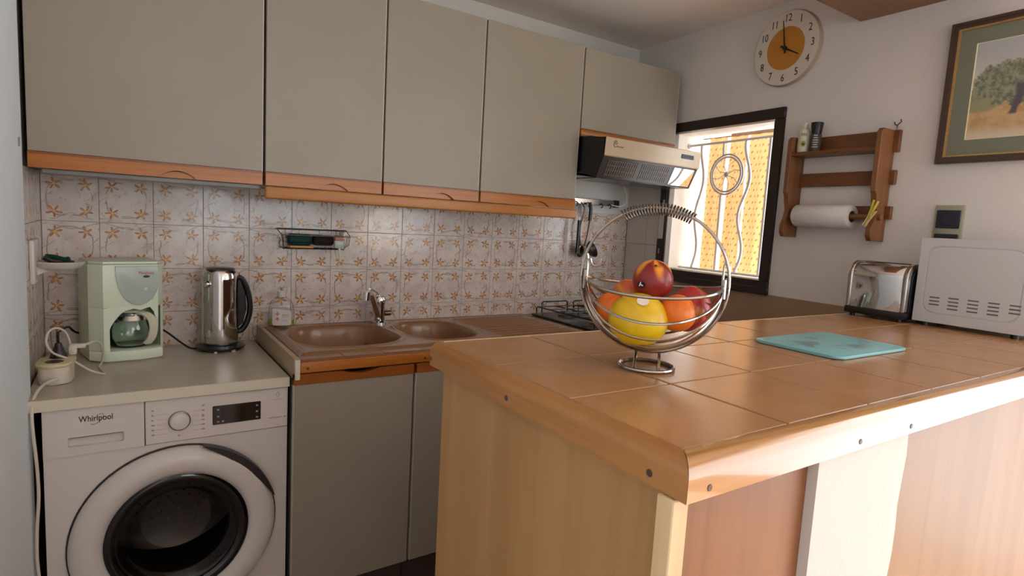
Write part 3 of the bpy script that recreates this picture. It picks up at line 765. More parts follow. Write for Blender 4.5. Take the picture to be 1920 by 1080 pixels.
for i in range(nx):
    for j in range(ny): b.faces.new((G[i][j], G[i+1][j], G[i+1][j+1], G[i][j+1]))
obj('basin', b, ENAMEL, sk, ang=80)
b = B()
for cx_ in (.870, 1.232): lathe(b, [(0, .003), (.03, .003), (.034, 0), (.034, -.004)], 20, Matrix.Translation((cx_, -.275, ZS-.117)))
obj('drain', b, STEEL, sk)
tp = thing('mixer_tap', 'chrome single-lever mixer tap between the two sink bowls', 'tap', (1.075, -.085, ZS+.005))
tx, ty = 1.075, -.085
b = B(); lathe(b, [(.028, 0), (.028, .006), (.022, .012), (.021, .075), (.024, .085), (.024, .10), (.018, .112), (0, .115)], 28, Matrix.Translation((tx, ty, ZS+.004))); obj('tap_body', b, CHROME, tp)
b = B(); tube(b, [(tx-.008, ty-.012, ZS+.030), (tx-.045, ty-.066, ZS+.088), (tx-.085, ty-.125, ZS+.140), (tx-.118, ty-.172, ZS+.150)], .0115, 12, sub=2); cyl(b, (tx-.116, ty-.170, ZS+.155), (tx-.119, ty-.172, ZS+.125), .0125, 14); obj('spout', b, CHROME, tp)
b = B(); tube(b, [(tx, ty, ZS+.112), (tx-.03, ty-.045, ZS+.136), (tx-.085, ty-.125, ZS+.162), (tx-.10, ty-.15, ZS+.165)], .0045, 10, sub=2); obj('lever', b, CHROME, tp)
b = B(); tube(b, [(tx+.02, ty-.005, ZS+.045), (tx+.045, ty-.01, ZS+.047)], .011, 10); obj('side_knob', b, STEEL_D, tp)
# base cabinets
def base_cabinet(x0, x1, label, notch=True):
    t = thing('base_cabinet', label, 'cabinet', ((x0+x1)/2, -.28, 0), group='grey base cabinets')
    b = B(); box(b, x0, x0+.016, YS+.03, -.01, .13, .808); box(b, x1-.016, x1, YS+.03, -.01, .13, .808); box(b, x0+.016, x1-.016, YS+.03, -.01, .13, .146); obj('carcass', b, CARCASS, t, smooth=False)
    d = obj('door', bx(x0+.003, x1-.003, YS+.008, YS+.026, .130, .796, bev=.0012), DOOR, t)
    obj('door_edge', bx(x0+.002, x0+.0035, YS+.0075, YS+.026, .131, .795), DOOR_EDGE, d)
    b = B()
    if notch: notch_rail(b, x0+.003, x1-.003, .797, .829, (x0+x1)/2+.01, .06, .012, YS+.004, YS+.026, top=True)
    else: box(b, x0+.003, x1-.003, YS+.004, YS+.026, .797, .829)
    obj('rail', b, PINE_DARK, t, ang=50)
    obj('plinth', bx(x0, x1, YS+.06, YS+.075, .0, .13), CARCASS, t)
base_cabinet(.622, 1.012, 'grey base cabinet door beside the washing machine')
base_cabinet(1.016, 1.42, 'grey base cabinet door beside the bar panel, under the small sink bowl')
base_cabinet(1.424, 1.85, 'grey base cabinet under the ribbed drainer, hidden behind the bar')
base_cabinet(1.854, 2.44, 'grey base cabinet under the gas hob, hidden behind the bar')
# hob
hb = thing('gas_hob', 'black gas hob with wire pan supports behind the fruit basket', 'hob', (2.13, -.27, ZS))
b = bx(1.868, 2.40, -.50, -.045, ZS-.003, ZS+.008, bev=.004, seg=2); obj('plate', b, HOB, hb)
for cx_ in (2.0, 2.26):
    for cy_ in (-.16, -.39):
        b = B(); lathe(b, [(0, .0), (.045, 0), (.045, .006), (.03, .014), (.03, .02), (0, .022)], 20, Matrix.Translation((cx_, cy_, ZS+.008))); obj('burner', b, STEEL_D, hb)
b = B()
for cx_ in (1.885, 2.12, 2.15, 2.385):
    tube(b, [(cx_, -.485, ZS+.01), (cx_, -.485, ZS+.036), (cx_, -.475, ZS+.042), (cx_, -.075, ZS+.042), (cx_, -.065, ZS+.036), (cx_, -.065, ZS+.01)], .0032, 6)
for cy_ in (-.48, -.385, -.275, -.16, -.07): tube(b, [(1.885, cy_, ZS+.042), (2.385, cy_, ZS+.042)], .003, 6)
for cx_ in (2.0, 2.26): tube(b, [(cx_, -.485, ZS+.042), (cx_, -.065, ZS+.042)], .003, 6)
for cx_ in (1.92, 2.12): tube(b, [(cx_, -.062, ZS+.01), (cx_, -.058, ZS+.058), (cx_+.01, -.058, ZS+.064), (cx_+.15, -.058, ZS+.064), (cx_+.16, -.058, ZS+.058), (cx_+.16, -.062, ZS+.01)], .0035, 6)
obj('pan_support', b, GRATE, hb)

# ================================================================= BREAKFAST BAR
ZP = 1.075; PX0, PY0, PY1, PX1 = .716, -1.945, -1.325, 2.385
br = thing('breakfast_bar', 'wood-panelled breakfast bar base with a white plaster pillar', 'bar', (1.5, -1.62, 0), frame=PF)
b = bx(.738, .752, -1.908, -1.335, 0, 1.030, bev=.001); obj('side_panel', b, BEECH, br, PF)
b = bx(.712, .7375, -1.932, -1.9085, 0, 1.029, bev=.0015); obj('corner_strip', b, BEECH_RAW, br, PF)
b = bx(.738, .986, -1.922, -1.909, 0, 1.030, bev=.001); obj('front_panel', b, BEECH_DARK, br, PF, label='front panel in a darker reddish tone painted for shade')
b = B(); n = 26; pts = [(.990, 0), (.984, 1.030)]+[(1.228+.0035*sin(i*1.7)+.003*sin(i*.6+1), 1.030*(1-i/n)) for i in range(n+1)]
prism(b, pts, 1, -1.936, -1.86); pl = obj('plaster_pillar', b, PILLAR, br, PF, label='white plaster pillar')
b = bx(1.21, 2.385, -1.924, -1.909, 0, 1.030, bev=.001); obj('front_panel', b, BEECH_TAN, br, PF, label='plain tan front panel')
b = bx(.752, 2.385, -1.36, -1.335, 0, 1.030); obj('rear_panel', b, BEECH_DARK, br, PF)
ct = thing('tiled_countertop', 'tan tiled breakfast bar top with rounded oak edging', 'countertop', (1.5, -1.62, 1.03), frame=PF)
b = bx(.742, PX1, -1.915, PY1, 1.031, ZP-.0022); obj('tile_bed', b, CGROUT, ct, PF)
xs = [.7405, .9425, 1.1475, 1.3555, 1.5605, 1.766, 1.971, 2.176, PX1]; ys = [-1.9145, -1.7155, -1.5165, PY1+.003]
for i in range(len(xs)-1):
    for j in range(3):
        cx_, cy_ = (xs[i]+xs[i+1])/2, (ys[j]+ys[j+1])/2; hx, hy = (xs[i+1]-xs[i])/2-.0019, (ys[j+1]-ys[j])/2-.0019
        b = B(); box(b, -hx, hx, -hy, hy, -.006, random.uniform(-.0002, .0002), bev=.0012)
        o = obj('counter_tile', b, CTILE, ct, local=True, smooth=False); o.location = TM[ct.name].inverted() @ PF @ Vector((cx_, cy_, ZP)); 
# edging: profile with rounded upper outer corner
def eprof(o0, o1, n=8, r=.020):     # o0 outer coordinate, o1 inner coordinate
    sg = 1 if o1 > o0 else -1; p = [(o1, 1.0305), (o0, 1.0305)]
    for i in range(n+1):
        a = pi/2*i/n; p.append((o0+sg*r*(1-cos(a)), ZP+.001-r+r*sin(a)))
    p.append((o1, ZP+.001)); return p
def mitred(b, A, Bp, along, a_fun):
    pass
b = B()   # side edging, runs along y, mitred at the front corner
pr = eprof(PX0, .7395)
v0 = [b.verts.new((x, PY1-.005+.012, z)) for x, z in pr]; v1 = [b.verts.new((x, PY0+(x-PX0)*(PY0+.0295-PY0)/.0235, z)) for x, z in pr]
b.faces.new(v0); b.faces.new(list(reversed(v1)))
for i in range(len(pr)): j = (i+1) % len(pr); b.faces.new((v0[i], v1[i], v1[j], v0[j]))
e1 = obj('side_edging', b, OAK_Y, ct, PF, ang=60)
b = B(); pr = eprof(PY0, -1.9155)
v0 = [b.verts.new((PX0+.0006+(y-PY0)*.0235/.0295, y, z)) for y, z in pr]; v1 = [b.verts.new((PX1+.004, y, z)) for y, z in pr]
b.faces.new(v0); b.faces.new(list(reversed(v1)))
for i in range(len(pr)): j = (i+1) % len(pr); b.faces.new((v0[i], v1[i], v1[j], v0[j]))
e2 = obj('front_edging', b, OAK, ct, PF, ang=60)
obj('rear_trim', bx(.742, PX1, PY1+.0005, PY1+.006, 1.05, ZP+.0005), BEECH_RAW, ct, PF)
for y in (-1.312-.01, -1.594, -1.892):
    b = B(); lathe(b, [(0, .0008), (.0042, .0008), (.0046, 0), (0, 0)], 14, Matrix.Translation((PX0, y, 1.044)) @ Matrix.Rotation(-pi/2, 4, 'Y')); obj('screw', b, SCREW, e1, PF)
for x in (.752, 1.066, 1.214, 1.716):
    b = B(); lathe(b, [(0, .0008), (.0036, .0008), (.004, 0), (0, 0)], 14, Matrix.Translation((x, PY0, 1.042)) @ Matrix.Rotation(pi/2, 4, 'X')); obj('screw', b, SCREW, e2, PF)

# ================================================================= BEAM
b = B(); Mz = Matrix.Rotation(-.0, 4, 'Z'); box(b, 1.30, 2.436, -1.62, -1.172, 2.103, CEIL+.001, bev=.002)
obj('ceiling_box_beam', b, BEAMW, None, label='brown wooden board box under the ceiling above the bar, upper right', cat='beam')

# ================================================================= CLOCK
ck = thing('wall_clock', 'round ivory wall clock with orange centre above the window', 'clock', (.885, -.01, 1.92), frame=WF)
CS, CZ, CR = .886, 2.072, .148
b = B(); lathe(b, [(0, 0), (CR-.004, 0), (CR, .004), (CR, .010), (CR-.004, .0205), (CR-.006, .0195), (0, .0195)], 64, Matrix.Translation((CS, 0, CZ)) @ Matrix.Rotation(pi/2, 4, 'X')); obj('case', b, CLOCKR, ck, WF)
b = B(); lathe(b, [(0, .0185), (CR-.0045, .0185), (CR-.0045, .0205), (0, .0205)], 64, Matrix.Translation((CS, 0, CZ)) @ Matrix.Rotation(pi/2, 4, 'X')); fc = obj('face', b, CLOCKF, ck, WF)
b = B(); lathe(b, [(0, .020), (.0835, .020), (.0835, .0212), (0, .0212)], 64, Matrix.Translation((CS, 0, CZ)) @ Matrix.Rotation(pi/2, 4, 'X')); obj('orange_disc', b, CLOCKO, fc, WF)
for h in range(1, 13):
    a = pi/2-2*pi*h/12; R = .117
    b = B(); text(b, str(h), .042, .0003, Matrix.Translation((CS+R*cos(a), -.0210, CZ+R*sin(a))) @ UP, .80, 0, .0)
    obj('numeral', b, PRINT, fc, WF)
def hand(a_deg, L, w_, y):
    a = radians(a_deg); d = Vector((sin(a), 0, cos(a))); p = Vector((cos(a), 0, -sin(a))); c = Vector((CS, y, CZ)); b = B()
    q = [c-d*.022+p*w_, c+d*L+p*w_*.45, c+d*L-p*w_*.45, c-d*.022-p*w_]
    v0 = [b.verts.new(v) for v in q]; v1 = [b.verts.new(v+Vector((0, -.0015, 0))) for v in q]
    b.faces.new(v0); b.faces.new(list(reversed(v1)))
    for i in range(4): b.faces.new((v0[i], v1[i], v1[(i+1) % 4], v0[(i+1) % 4]))
    return b
obj('hour_hand', hand(119, .072, .0042, -.0240), BLACK, ck, WF); obj('minute_hand', hand(-9, .112, .0032, -.0262), BLACK, ck, WF)
b = B(); cyl(b, (CS, -.0205, CZ), (CS, -.029, CZ), .008, 14); obj('hand_boss', b, BLACK, ck, WF)

# ================================================================= PICTURE
pc = thing('framed_picture', 'framed watercolour of an olive tree with grey-green mat', 'picture', (1.76, -.01, 1.578), frame=WF)
p0, p1, q0, q1 = 1.480, 2.06, 1.578, 2.013
def frame4(b, s0, s1, z0, z1, w_, y0, y1, bev=0.):
    o_ = [(s0, z0), (s1, z0), (s1, z1), (s0, z1)]; i_ = [(s0+w_, z0+w_), (s1-w_, z0+w_), (s1-w_, z1-w_), (s0+w_, z1-w_)]
    plate_hole(b, o_, i_, 1, y0, y1)
b = B(); frame4(b, p0, p1, q0, q1, .020, -.022, -.002); frame4(b, p0+.002, p1-.002, q0+.002, q1-.002, .008, -.026, -.021); obj('frame', b, PFRAME, pc, WF, smooth=False)
b = B(); frame4(b, p0+.0195, p1-.0195, q0+.0195, q1-.0195, .006, -.019, -.004); obj('gold_slip', b, PGOLD, pc, WF, smooth=False)
b = B(); frame4(b, p0+.025, p1-.025, q0+.025, q1-.025, .046, -.0125, -.009); obj('mat', b, MATG, pc, WF, smooth=False)
b = B(); frame4(b, p0+.069, p1-.069, q0+.069, q1-.069, .004, -.0118, -.0085); obj('mat_bevel', b, MATC, pc, WF, smooth=False)
b = bx(0, p1-p0-.142, -.001, .001, 0, q1-q0-.142); o = obj('painting', b, PAINT, pc, local=True, smooth=False)
o.matrix_local = TM[pc.name].inverted() @ WF @ Matrix.Translation((p0+.071, -.0085, q0+.071))
b = bx(p0+.02, p1-.02, -.0065, -.002, q0+.02, q1-.02); obj('backing', b, CARD, pc, WF)

# ================================================================= SPICE RACK WITH TOWEL ROLL
sr = thing('spice_rack', 'brown pine wall rack with shaped sides beside the window', 'rack', (1.17, -.01, 1.31), frame=WF)
def side_pts():
    return [(-.002, 1.318), (-.080, 1.318), (-.092, 1.335), (-.092, 1.362), (-.074, 1.395), (-.068, 1.425), (-.080, 1.455), (-.080, 1.475), (-.092, 1.49), (-.092, 1.690), (-.082, 1.702), (-.002, 1.702)]
for s in (.992, 1.325): b = B(); prism(b, side_pts(), 0, s, s+.018, bev=.0015); obj('side_board', b, SHELFW, sr, WF)
for z0_, z1_ in ((1.628, 1.702), (1.516, 1.566), (1.396, 1.442)):
    b = bx(.985, 1.362, -.0018, -.0005, z0_, z1_); b.free()
    b = B(); box(b, .975, 1.362, -.018, -.001, z0_, z1_, bev=.0015); obj('back_rail', b, SHELFH, sr, WF)
b = bx(1.0095, 1.3255, -.088, -.0185, 1.628, 1.642, bev=.0015); obj('shelf', b, SHELFH, sr, WF)
b = B(); cyl(b, (1.0, -.055, 1.402), (1.355, -.055, 1.402), .0105, 16); dw = obj('dowel', b, SHELFW, sr, WF)
pr_ = thing('paper_towel_roll', 'white paper towel roll on the dowel of the pine rack', 'paper towel', (1.15, -.055, 1.36), frame=WF)
def ylathe(b, prof, s, y, z, n=36): return lathe(b, prof, n, WF @ Matrix.Translation((s, y, z)) @ Matrix.Rotation(pi/2, 4, 'Y'), caps=False)
b = B(); ylathe(b, [(.021, 0), (.040, 0), (.042, .003), (.042, .212), (.040, .215), (.021, .215), (.021, 0)], 1.038, -.055, 1.402); obj('paper', b, PAPER, pr_)
b = B(); ylathe(b, [(.0185, -.0005), (.0208, -.0005), (.0208, .2155), (.0185, .2155), (.0185, -.0005)], 1.038, -.055, 1.402); obj('core', b, CARD, pr_)
b = B(); box(b, 1.07, 1.235, -.0965, -.0955, 1.365, 1.40); b.free()
def lz(b, prof, s, y, z, n=24): return lathe(b, prof, n, WF @ Matrix.Translation((s, y, z)))
j1 = thing('seasoning_bottle', 'cream seasoning bottle with avocado label on the pine rack shelf', 'bottle', (1.035, -.055, 1.642), frame=WF)
b = B(); lz(b, [(0, 0), (.021, 0), (.022, .003), (.022, .078), (.016, .090), (.012, .092), (0, .092)], 1.034, -.055, 1.6425); obj('bottle_body', b, CREAM, j1)
b = B(); lz(b, [(0, 0), (.0125, 0), (.0125, .018), (.010, .021), (0, .021)], 1.034, -.055, 1.735); obj('cap', b, WPLAST, j1)
JR = Matrix.Translation((1.034, -.055, 0)) @ Matrix.Rotation(radians(30), 4, 'Z')
b = B(); lathe(b, [(0, 0), (.010, .0), (.010, .0012), (0, .0012)], 20, WF @ JR @ Matrix.Translation((0, -.0216, 1.675)) @ Matrix.Rotation(pi/2, 4, 'X') @ Matrix.Diagonal((.85, 1.15, 1, 1))); lb = obj('avocado_print', b, LIME, j1)
b = B(); lathe(b, [(0, 0), (.0045, .0), (.0045, .0019), (0, .0019)], 14, WF @ JR @ Matrix.Translation((0, -.0216, 1.673)) @ Matrix.Rotation(pi/2, 4, 'X')); obj('stone_print', b, STEM, lb)
b = B(); text(b, 'DN', .014, .0004, JR @ Matrix.Translation((0, -.0222, 1.709)) @ UP, .9); obj('lettering', b, PRINT, j1, WF)
j2 = thing('pepper_grinder', 'small glass pepper grinder with black lid on the pine rack shelf', 'grinder', (1.085, -.055, 1.642), frame=WF)
b = B(); lz(b, [(0, 0), (.019, 0), (.020, .003), (.0195, .060), (.017, .066), (0, .066)], 1.082, -.055, 1.6425); g_ = obj('glass_jar', b, PEPPER, j2)
b = B(); lz(b, [(0, 0), (.0175, 0), (.0185, .010), (.022, .040), (.021, .043), (0, .043)], 1.082, -.055, 1.7085); obj('grinder_lid', b, BLACK, j2)
JR2 = Matrix.Translation((1.082, -.055, 0)) @ Matrix.Rotation(radians(30), 4, 'Z')
b = B()
for i in range(6):
    xw = .004+.006*random.random(); box(b, -xw, xw, -.0208, -.0200, 1.658+.0085*i, 1.6605+.0085*i)
obj('label_print', b, WPLAST, j2, WF @ JR2)
b = B(); tube(b, [(1.348, -.012, 1.701), (1.348, -.014, 1.716), (1.354, -.016, 1.722), (1.360, -.014, 1.728), (1.356, -.013, 1.736)], .0022, 6, sub=1); tube(b, [(1.348, -.014, 1.716), (1.340, -.014, 1.722), (1.338, -.014, 1.730)], .0022, 6); obj('screw_hook', b, STEEL_D, None, WF, label='small dark screw hook on top of the pine rack', cat='hook')
def peg(name, s, z, ang, m_, label):
    t = thing(name, label, 'peg', (s, -.098, z), frame=WF, group='clothes pegs clipped on the pine rack')
    Rm = WF @ Matrix.Translation((s, -.100, z)) @ Matrix.Rotation(ang, 4, 'Y')
    for sg in (-1, 1):
        b = B(); prism(b, [(sg*.0012, -.030), (sg*.0065, -.028), (sg*.006, .0), (sg*.0095, .032), (sg*.006, .032), (sg*.0012, .004)], 1, -.005, .005, bev=.0006); obj('peg_half', b, m_, t, Rm)
    b = B(); tube(b, [(.006*cos(k*.9), -.005+k*.0006, .006*sin(k*.9)) for k in range(16)], .0007, 4); obj('spring', b, STEEL_D, t, Rm)
peg('clothes_peg', 1.337, 1.395, radians(28), PEG, 'pale wooden clothes peg on the right side of the pine rack')
peg('clothes_peg', 1.346, 1.425, radians(16), PEGY, 'yellow clothes peg on the right side of the pine rack, above the wooden one')

# ---- wall socket
so = thing('double_wall_socket', 'double wall socket with dark inserts in a cream plate above the microwave', 'socket', (1.535, -.005, 1.29), frame=WF)
b = B(); box(b, 1.496, 1.578, -.010, -.0005, 1.285, 1.446, bev=.003, seg=2); obj('plate', b, SOCKP, so, WF)
for z in (1.372, 1.296):
    b = bx(1.503, 1.571, -.013, -.0098, z, z+.058, bev=.002); q = obj('socket_insert', b, SOCKD, so, WF)
    b = B(); lathe(b, [(.006, 0), (.021, 0), (.022, .002), (.019, .0025)], 24, WF @ Matrix.Translation((1.537, -.0128, z+.029)) @ Matrix.Rotation(pi/2, 4, 'X'), caps=False); cyl(b, WF @ Vector((1.537, -.013, z+.037)), WF @ Vector((1.537, -.018, z+.037)), .003, 8); obj('socket_face', b, DARKP, q)

# ================================================================= TOASTER AND MICROWAVE
ts = thing('toaster', 'stainless steel two-slot toaster beside the microwave', 'toaster', (2.285, -1.425, ZP), frame=PF)
TXa, TXb, TYa, TYb = 2.190, 2.36, -1.505, -1.335
b = B(); box(b, TXa-.004, TXb, TYa-.004, TYb+.004, ZP+.010, ZP+.032, bev=.004, seg=2)
for x in (TXa+.015, TXb-.02):
    for y in (TYa+.015, TYb-.015): cyl(b, (x, y, ZP), (x, y, ZP+.011), .008, 10)
obj('base', b, BLACK, ts, PF)
def arch(y0, y1, x0, x1, ztop, rad, zb=ZP+.032, n=8):    # outline in x,z
    return [(x0, zb)]+[(x0+rad-rad*cos(pi/2*i/n), ztop-rad+rad*sin(pi/2*i/n)) for i in range(n+1)]+[(x1-rad+rad*sin(pi/2*i/n), ztop-rad+rad*cos(pi/2*i/n)) for i in range(n+1)]+[(x1, zb)]
b = B(); prism(b, arch(0, 0, TXa, TXb, ZP+.176, .045), 1, TYa+.012, TYb-.010, bev=.002); obj('shell', b, CHROME, ts, PF, ang=50)
for y0_, y1_ in ((TYa-.002, TYa+.012), (TYb-.010, TYb+.003)):
    b = B(); prism(b, arch(0, 0, TXa-.002, TXb, ZP+.179, .046), 1, y0_, y1_, bev=.004, seg=2); obj('end_cap', b, STEEL, ts, PF, ang=50)
b = B(); prism(b, arch(0, 0, TXa+.018, TXb-.015, ZP+.165, .04, ZP+.033), 1, TYa-.006, TYa-.002, bev=.001); obj('end_panel', b, BLACK, ts, PF)
b = B(); box(b, 2.24, 2.255, TYa+.02, TYb-.02, ZP+.1755, ZP+.1775); box(b, 2.295, 2.31, TYa+.02, TYb-.02, ZP+.1755, ZP+.1775); obj('slot', b, BLACK, ts, PF)
b = B(); box(b, 2.25, 2.29, TYa-.0085, TYa-.006, ZP+.11, ZP+.122, bev=.003); obj('lever', b, BLACK, ts, PF)
mw = thing('microwave', 'white microwave oven with vented side facing the bar', 'microwave', (2.31, -1.645, ZP), frame=PF)
MX, MXb, MY0, MY1, MZ0, MZ1 = 2.222, 2.372, -1.792, -1.516, ZP+.012, ZP+.262
b = B(); box(b, MX+.002, MXb, MY0, MY1, MZ0, MZ1, bev=.003, seg=2); obj('body', b, MWAVE, mw, PF)
inner = rrect(MY0+.022, MY1-.022, MZ0+.028, MZ1-.022, .028, 7); outer = [rect_hit(atan2(p[1]-(MZ0+MZ1)/2, p[0]-(MY0+MY1)/2), (MY0+MY1)/2, (MZ0+MZ1)/2, MY0+.001, MY1-.001, MZ0+.001, MZ1-.001) for p in inner]
for cy_ in (MY0+.001, MY1-.001):
    for cz_ in (MZ0+.001, MZ1-.001):
        k = min(range(len(outer)), key=lambda q: (outer[q][0]-cy_)**2+(outer[q][1]-cz_)**2); outer[k] = (cy_, cz_)
b = B(); plate_hole(b, outer, inner, 0, MX, MX+.003); sp = obj('side_panel', b, MWAVE, mw, PF, smooth=False)
b = B(); prism(b, [(p[0]*.965+(MY0+MY1)/2*.035, p[1]*.965+(MZ0+MZ1)/2*.035) for p in inner], 0, MX+.0005, MX+.004, bev=.001); obj('raised_field', b, MWAVE, sp, PF)
for k in range(5):
    nrow = 3 if k in (0, 4) else 4
    for i in range(nrow):
        yy = MY1-.040-.0475*k; zz = MZ0+.076-.0105*i-(.0025 if k in (0,) else 0)
        b = bx(MX-.0002, MX+.003, yy-.026, yy, zz, zz+.0042, bev=.0006); obj('vent_slot', b, SLOT, sp, PF)
b = B()
for x in (MX+.02, MXb-.02):
    for y in (MY0+.03, MY1-.03): cyl(b, (x, y, ZP), (x, y, MZ0+.001), .010, 10)
obj('foot', b, BLACK, mw, PF)
b = B(); box(b, MX+.004, MXb-.004, MY0-.016, MY0, MZ0+.002, MZ1-.002, bev=.003); obj('oven_door', b, BLACKG, mw, PF)

# ================================================================= CUTTING BOARD
b = B(); prism(b, rrect(1.412, 1.704, -1.730, -1.533, .02, 6), 2, ZP+.0015, ZP+.0075, bev=.0018, seg=2)
obj('glass_cutting_board', b, BOARD, None, PF, label='teal printed glass cutting board lying on the tiled bar', cat='cutting board')

# ================================================================= FRUIT BASKET
BC = Vector((.957, -1.638, ZP)); hd_ = Vector((.739, .673, 0)); rd_ = Vector((.673, -.739, 0))
BF = Matrix(((rd_.x, hd_.x, 0, BC.x), (rd_.y, hd_.y, 0, BC.y), (0, 0, 1, BC.z), (0, 0, 0, 1)))     # (right, away, up)
bk = thing('fruit_basket', 'chrome wire hanging fruit basket on a round stand on the bar', 'basket', frame=BF)
WR = .0021
b = B(); tube(b, [(.046*cos(t), .046*sin(t), .0035) for t in [i*2*pi/32 for i in range(32)]], .0034, 8, True)
for x in (-.019, .021): tube(b, [(x, -.036, .004), (x, -.022, .019), (x, 0, .030)], .0025, 6); tube(b, [(x, .036, .004), (x, .022, .019), (x, 0, .030)], .0025, 6)
obj('stand', b, WIRE, bk, BF)
RZ, RR = .152, .1235
for dy, rr2, a0, a1 in ((-.005, RR, 0, 2*pi), (.006, RR-.0035, pi-.1, 2*pi+.1)):
    b = B(); full = a1-a0 > 6.2
    tube(b, [(rr2*cos(a0+(a1-a0)*i/64), dy if not full else 0.0, RZ+rr2*sin(a0+(a1-a0)*i/64)) for i in range(64 if full else 65)], .0027, 8, full); obj('hoop', b, WIRE, bk, BF)
b = B(); NT = 24
pts = []
for i in range(NT*12+1):
    a = radians(62+56*i/(NT*12)); t = 2*pi*i/12; c = Vector((RR*cos(a), 0, RZ+RR*sin(a))); d = Vector((cos(a), 0, sin(a)))
    pts.append(c+d*(.0092*cos(t)-.002)+Vector((0, .0092*sin(t), 0)))
tube(b, pts, .0016, 6); obj('coil_grip', b, STEEL_D, bk, BF)
PZ = .150; PR = .113
for i, ang in enumerate((8, 30, 50, 66, 80, 93, 106, 120, 136, 154, 172)):
    a = radians(ang); dirv = Vector((0, -cos(a), -sin(a)))
    b = B(); rb_ = .112 if i in (0, 10) else .115
    tube(b, [Vector((PR*cos(t), 0, PZ))+dirv*(rb_*sin(t)) for t in [pi*k/32 for k in range(33)]], WR if 0 < i < 10 else .0026, 6); obj('wire', b, WIRE, bk, BF)
for sg in (-1, 1):
    b = B(); tube(b, [(sg*PR, 0, PZ-.012), (sg*PR, 0, PZ+.034), (sg*(PR+.004), 0, PZ+.040), (sg*(PR+.009), 0, PZ+.033), (sg*(PR+.009), 0, PZ+.024)], .0022, 6, sub=1)
    tube(b, [(sg*(PR+.003), 0, PZ-.02), (sg*(PR+.003), 0, PZ+.012)], .004, 8)
    obj('hanger', b, WIRE, bk, BF)
b = B(); tube(b, [(-.108, -.004, .183), (-.104, -.004, .172), (-.094, -.004, .171), (-.090, -.004, .184)], .0018, 6, sub=2); obj('banana_hook', b, WIRE, bk, BF)
def fruit(name, label, cat, c, r, m_, rot=(0, 0, 0), dimple=True, stem=True, group=None):
    t = thing(name, label, cat, c, frame=BF, group=group)
    if isinstance(r, (int, float)): r = (r, r, r)
    b = B(); bmesh.ops.create_uvsphere(b, u_segments=36, v_segments=24, radius=1)
    for v in b.verts:
        rh = sqrt(v.co.x**2+v.co.y**2)
        if dimple and v.co.z > 0: v.co.z -= .22*math.exp(-(rh/.22)**2)
        if dimple and v.co.z < 0: v.co.z += .10*math.exp(-(rh/.2)**2)
        if dimple == 2: v.co *= 1-.05*math.exp(-((atan2(v.co.y, v.co.x))/.18)**2)*rh
    R = Matrix.Rotation(rot[2], 4, 'Z') @ Matrix.Rotation(rot[0], 4, 'X') @ Matrix.Rotation(rot[1], 4, 'Y')
    b.transform(R @ Matrix.Diagonal((*r, 1))); 
    me = obj('flesh', b, m_, t, local=True, ang=80)
    if m_ is F_NECT:
        # keep the star-shaped pattern with the fruit's own axis
        pass
    if stem:
        b = B(); cyl(b, (0, 0, r[2]*.76), (0, 0, r[2]*.86), .0022, 8); b.transform(R); obj('stem_end', b, STEM, t, local=True)
    return t, R
t, R = fruit('nectarine', 'dark red nectarine with orange star markings on top of the pile', 'nectarine', (0.000, .002, .153), .0345, F_NECT, (radians(28), 0, .2), 2)
b = B(); lathe(b, [(0, .0), (.0075, .0), (.0075, .0007), (0, .0007)], 16, Matrix.Rotation(radians(-32), 4, 'Z') @ Matrix.Rotation(radians(12), 4, 'X') @ Matrix.Translation((0, -.0343, 0)) @ Matrix.Rotation(pi/2, 4, 'X') @ Matrix.Diagonal((1, .8, 1, 1))); st = obj('sticker', b, BLACK, t, local=True)
b = B(); box(b, -.0035, -.0015, -.0357, -.0352, -.004, .004); box(b, -.0015, .0035, -.0357, -.0352, -.001, .001); b.transform(Matrix.Rotation(radians(-32), 4, 'Z') @ Matrix.Rotation(radians(12), 4, 'X') @ Matrix.Rotation(radians(25), 4, 'Y')); obj('sticker_print', b, STICK, st, local=True)
t, R = fruit('yellow_melon', 'small yellow melon with a white round sticker at the front of the basket', 'melon', (-.019, -.026, .086), (.050, .042, .0455), F_MELON, (0, 0, 0), 0, False)
b = B(); lathe(b, [(0, 0), (.010, 0), (.010, .0009), (0, .0009)], 20, Matrix.Translation((.006, -.0268, .0352)) @ Matrix.Rotation(radians(37), 4, 'X')); obj('sticker', b, STICK, t, local=True)
fruit('orange', 'orange at the left edge of the basket, half hidden by the yellow melon', 'orange', (-.070, .024, .094), .0285, F_ORANGE, (.4, 0, 0), 1, False)
fruit('orange', 'orange at the right of the yellow melon in front of the mango', 'orange', (.044, -.010, .101), .0315, F_ORANGE, (0, 1.3, 0), 1, False)
fruit('mango', 'red and yellow mango at the right edge of the basket', 'mango', (.066, .046, .103), (.036, .031, .042), F_MANGO, (0, .5, .3), 1, False)
fruit('peach', 'yellow and red peach behind the yellow melon, left of the nectarine', 'peach', (-.040, .052, .118), .030, F_PEACH, (0, 0, 0), 2, False)

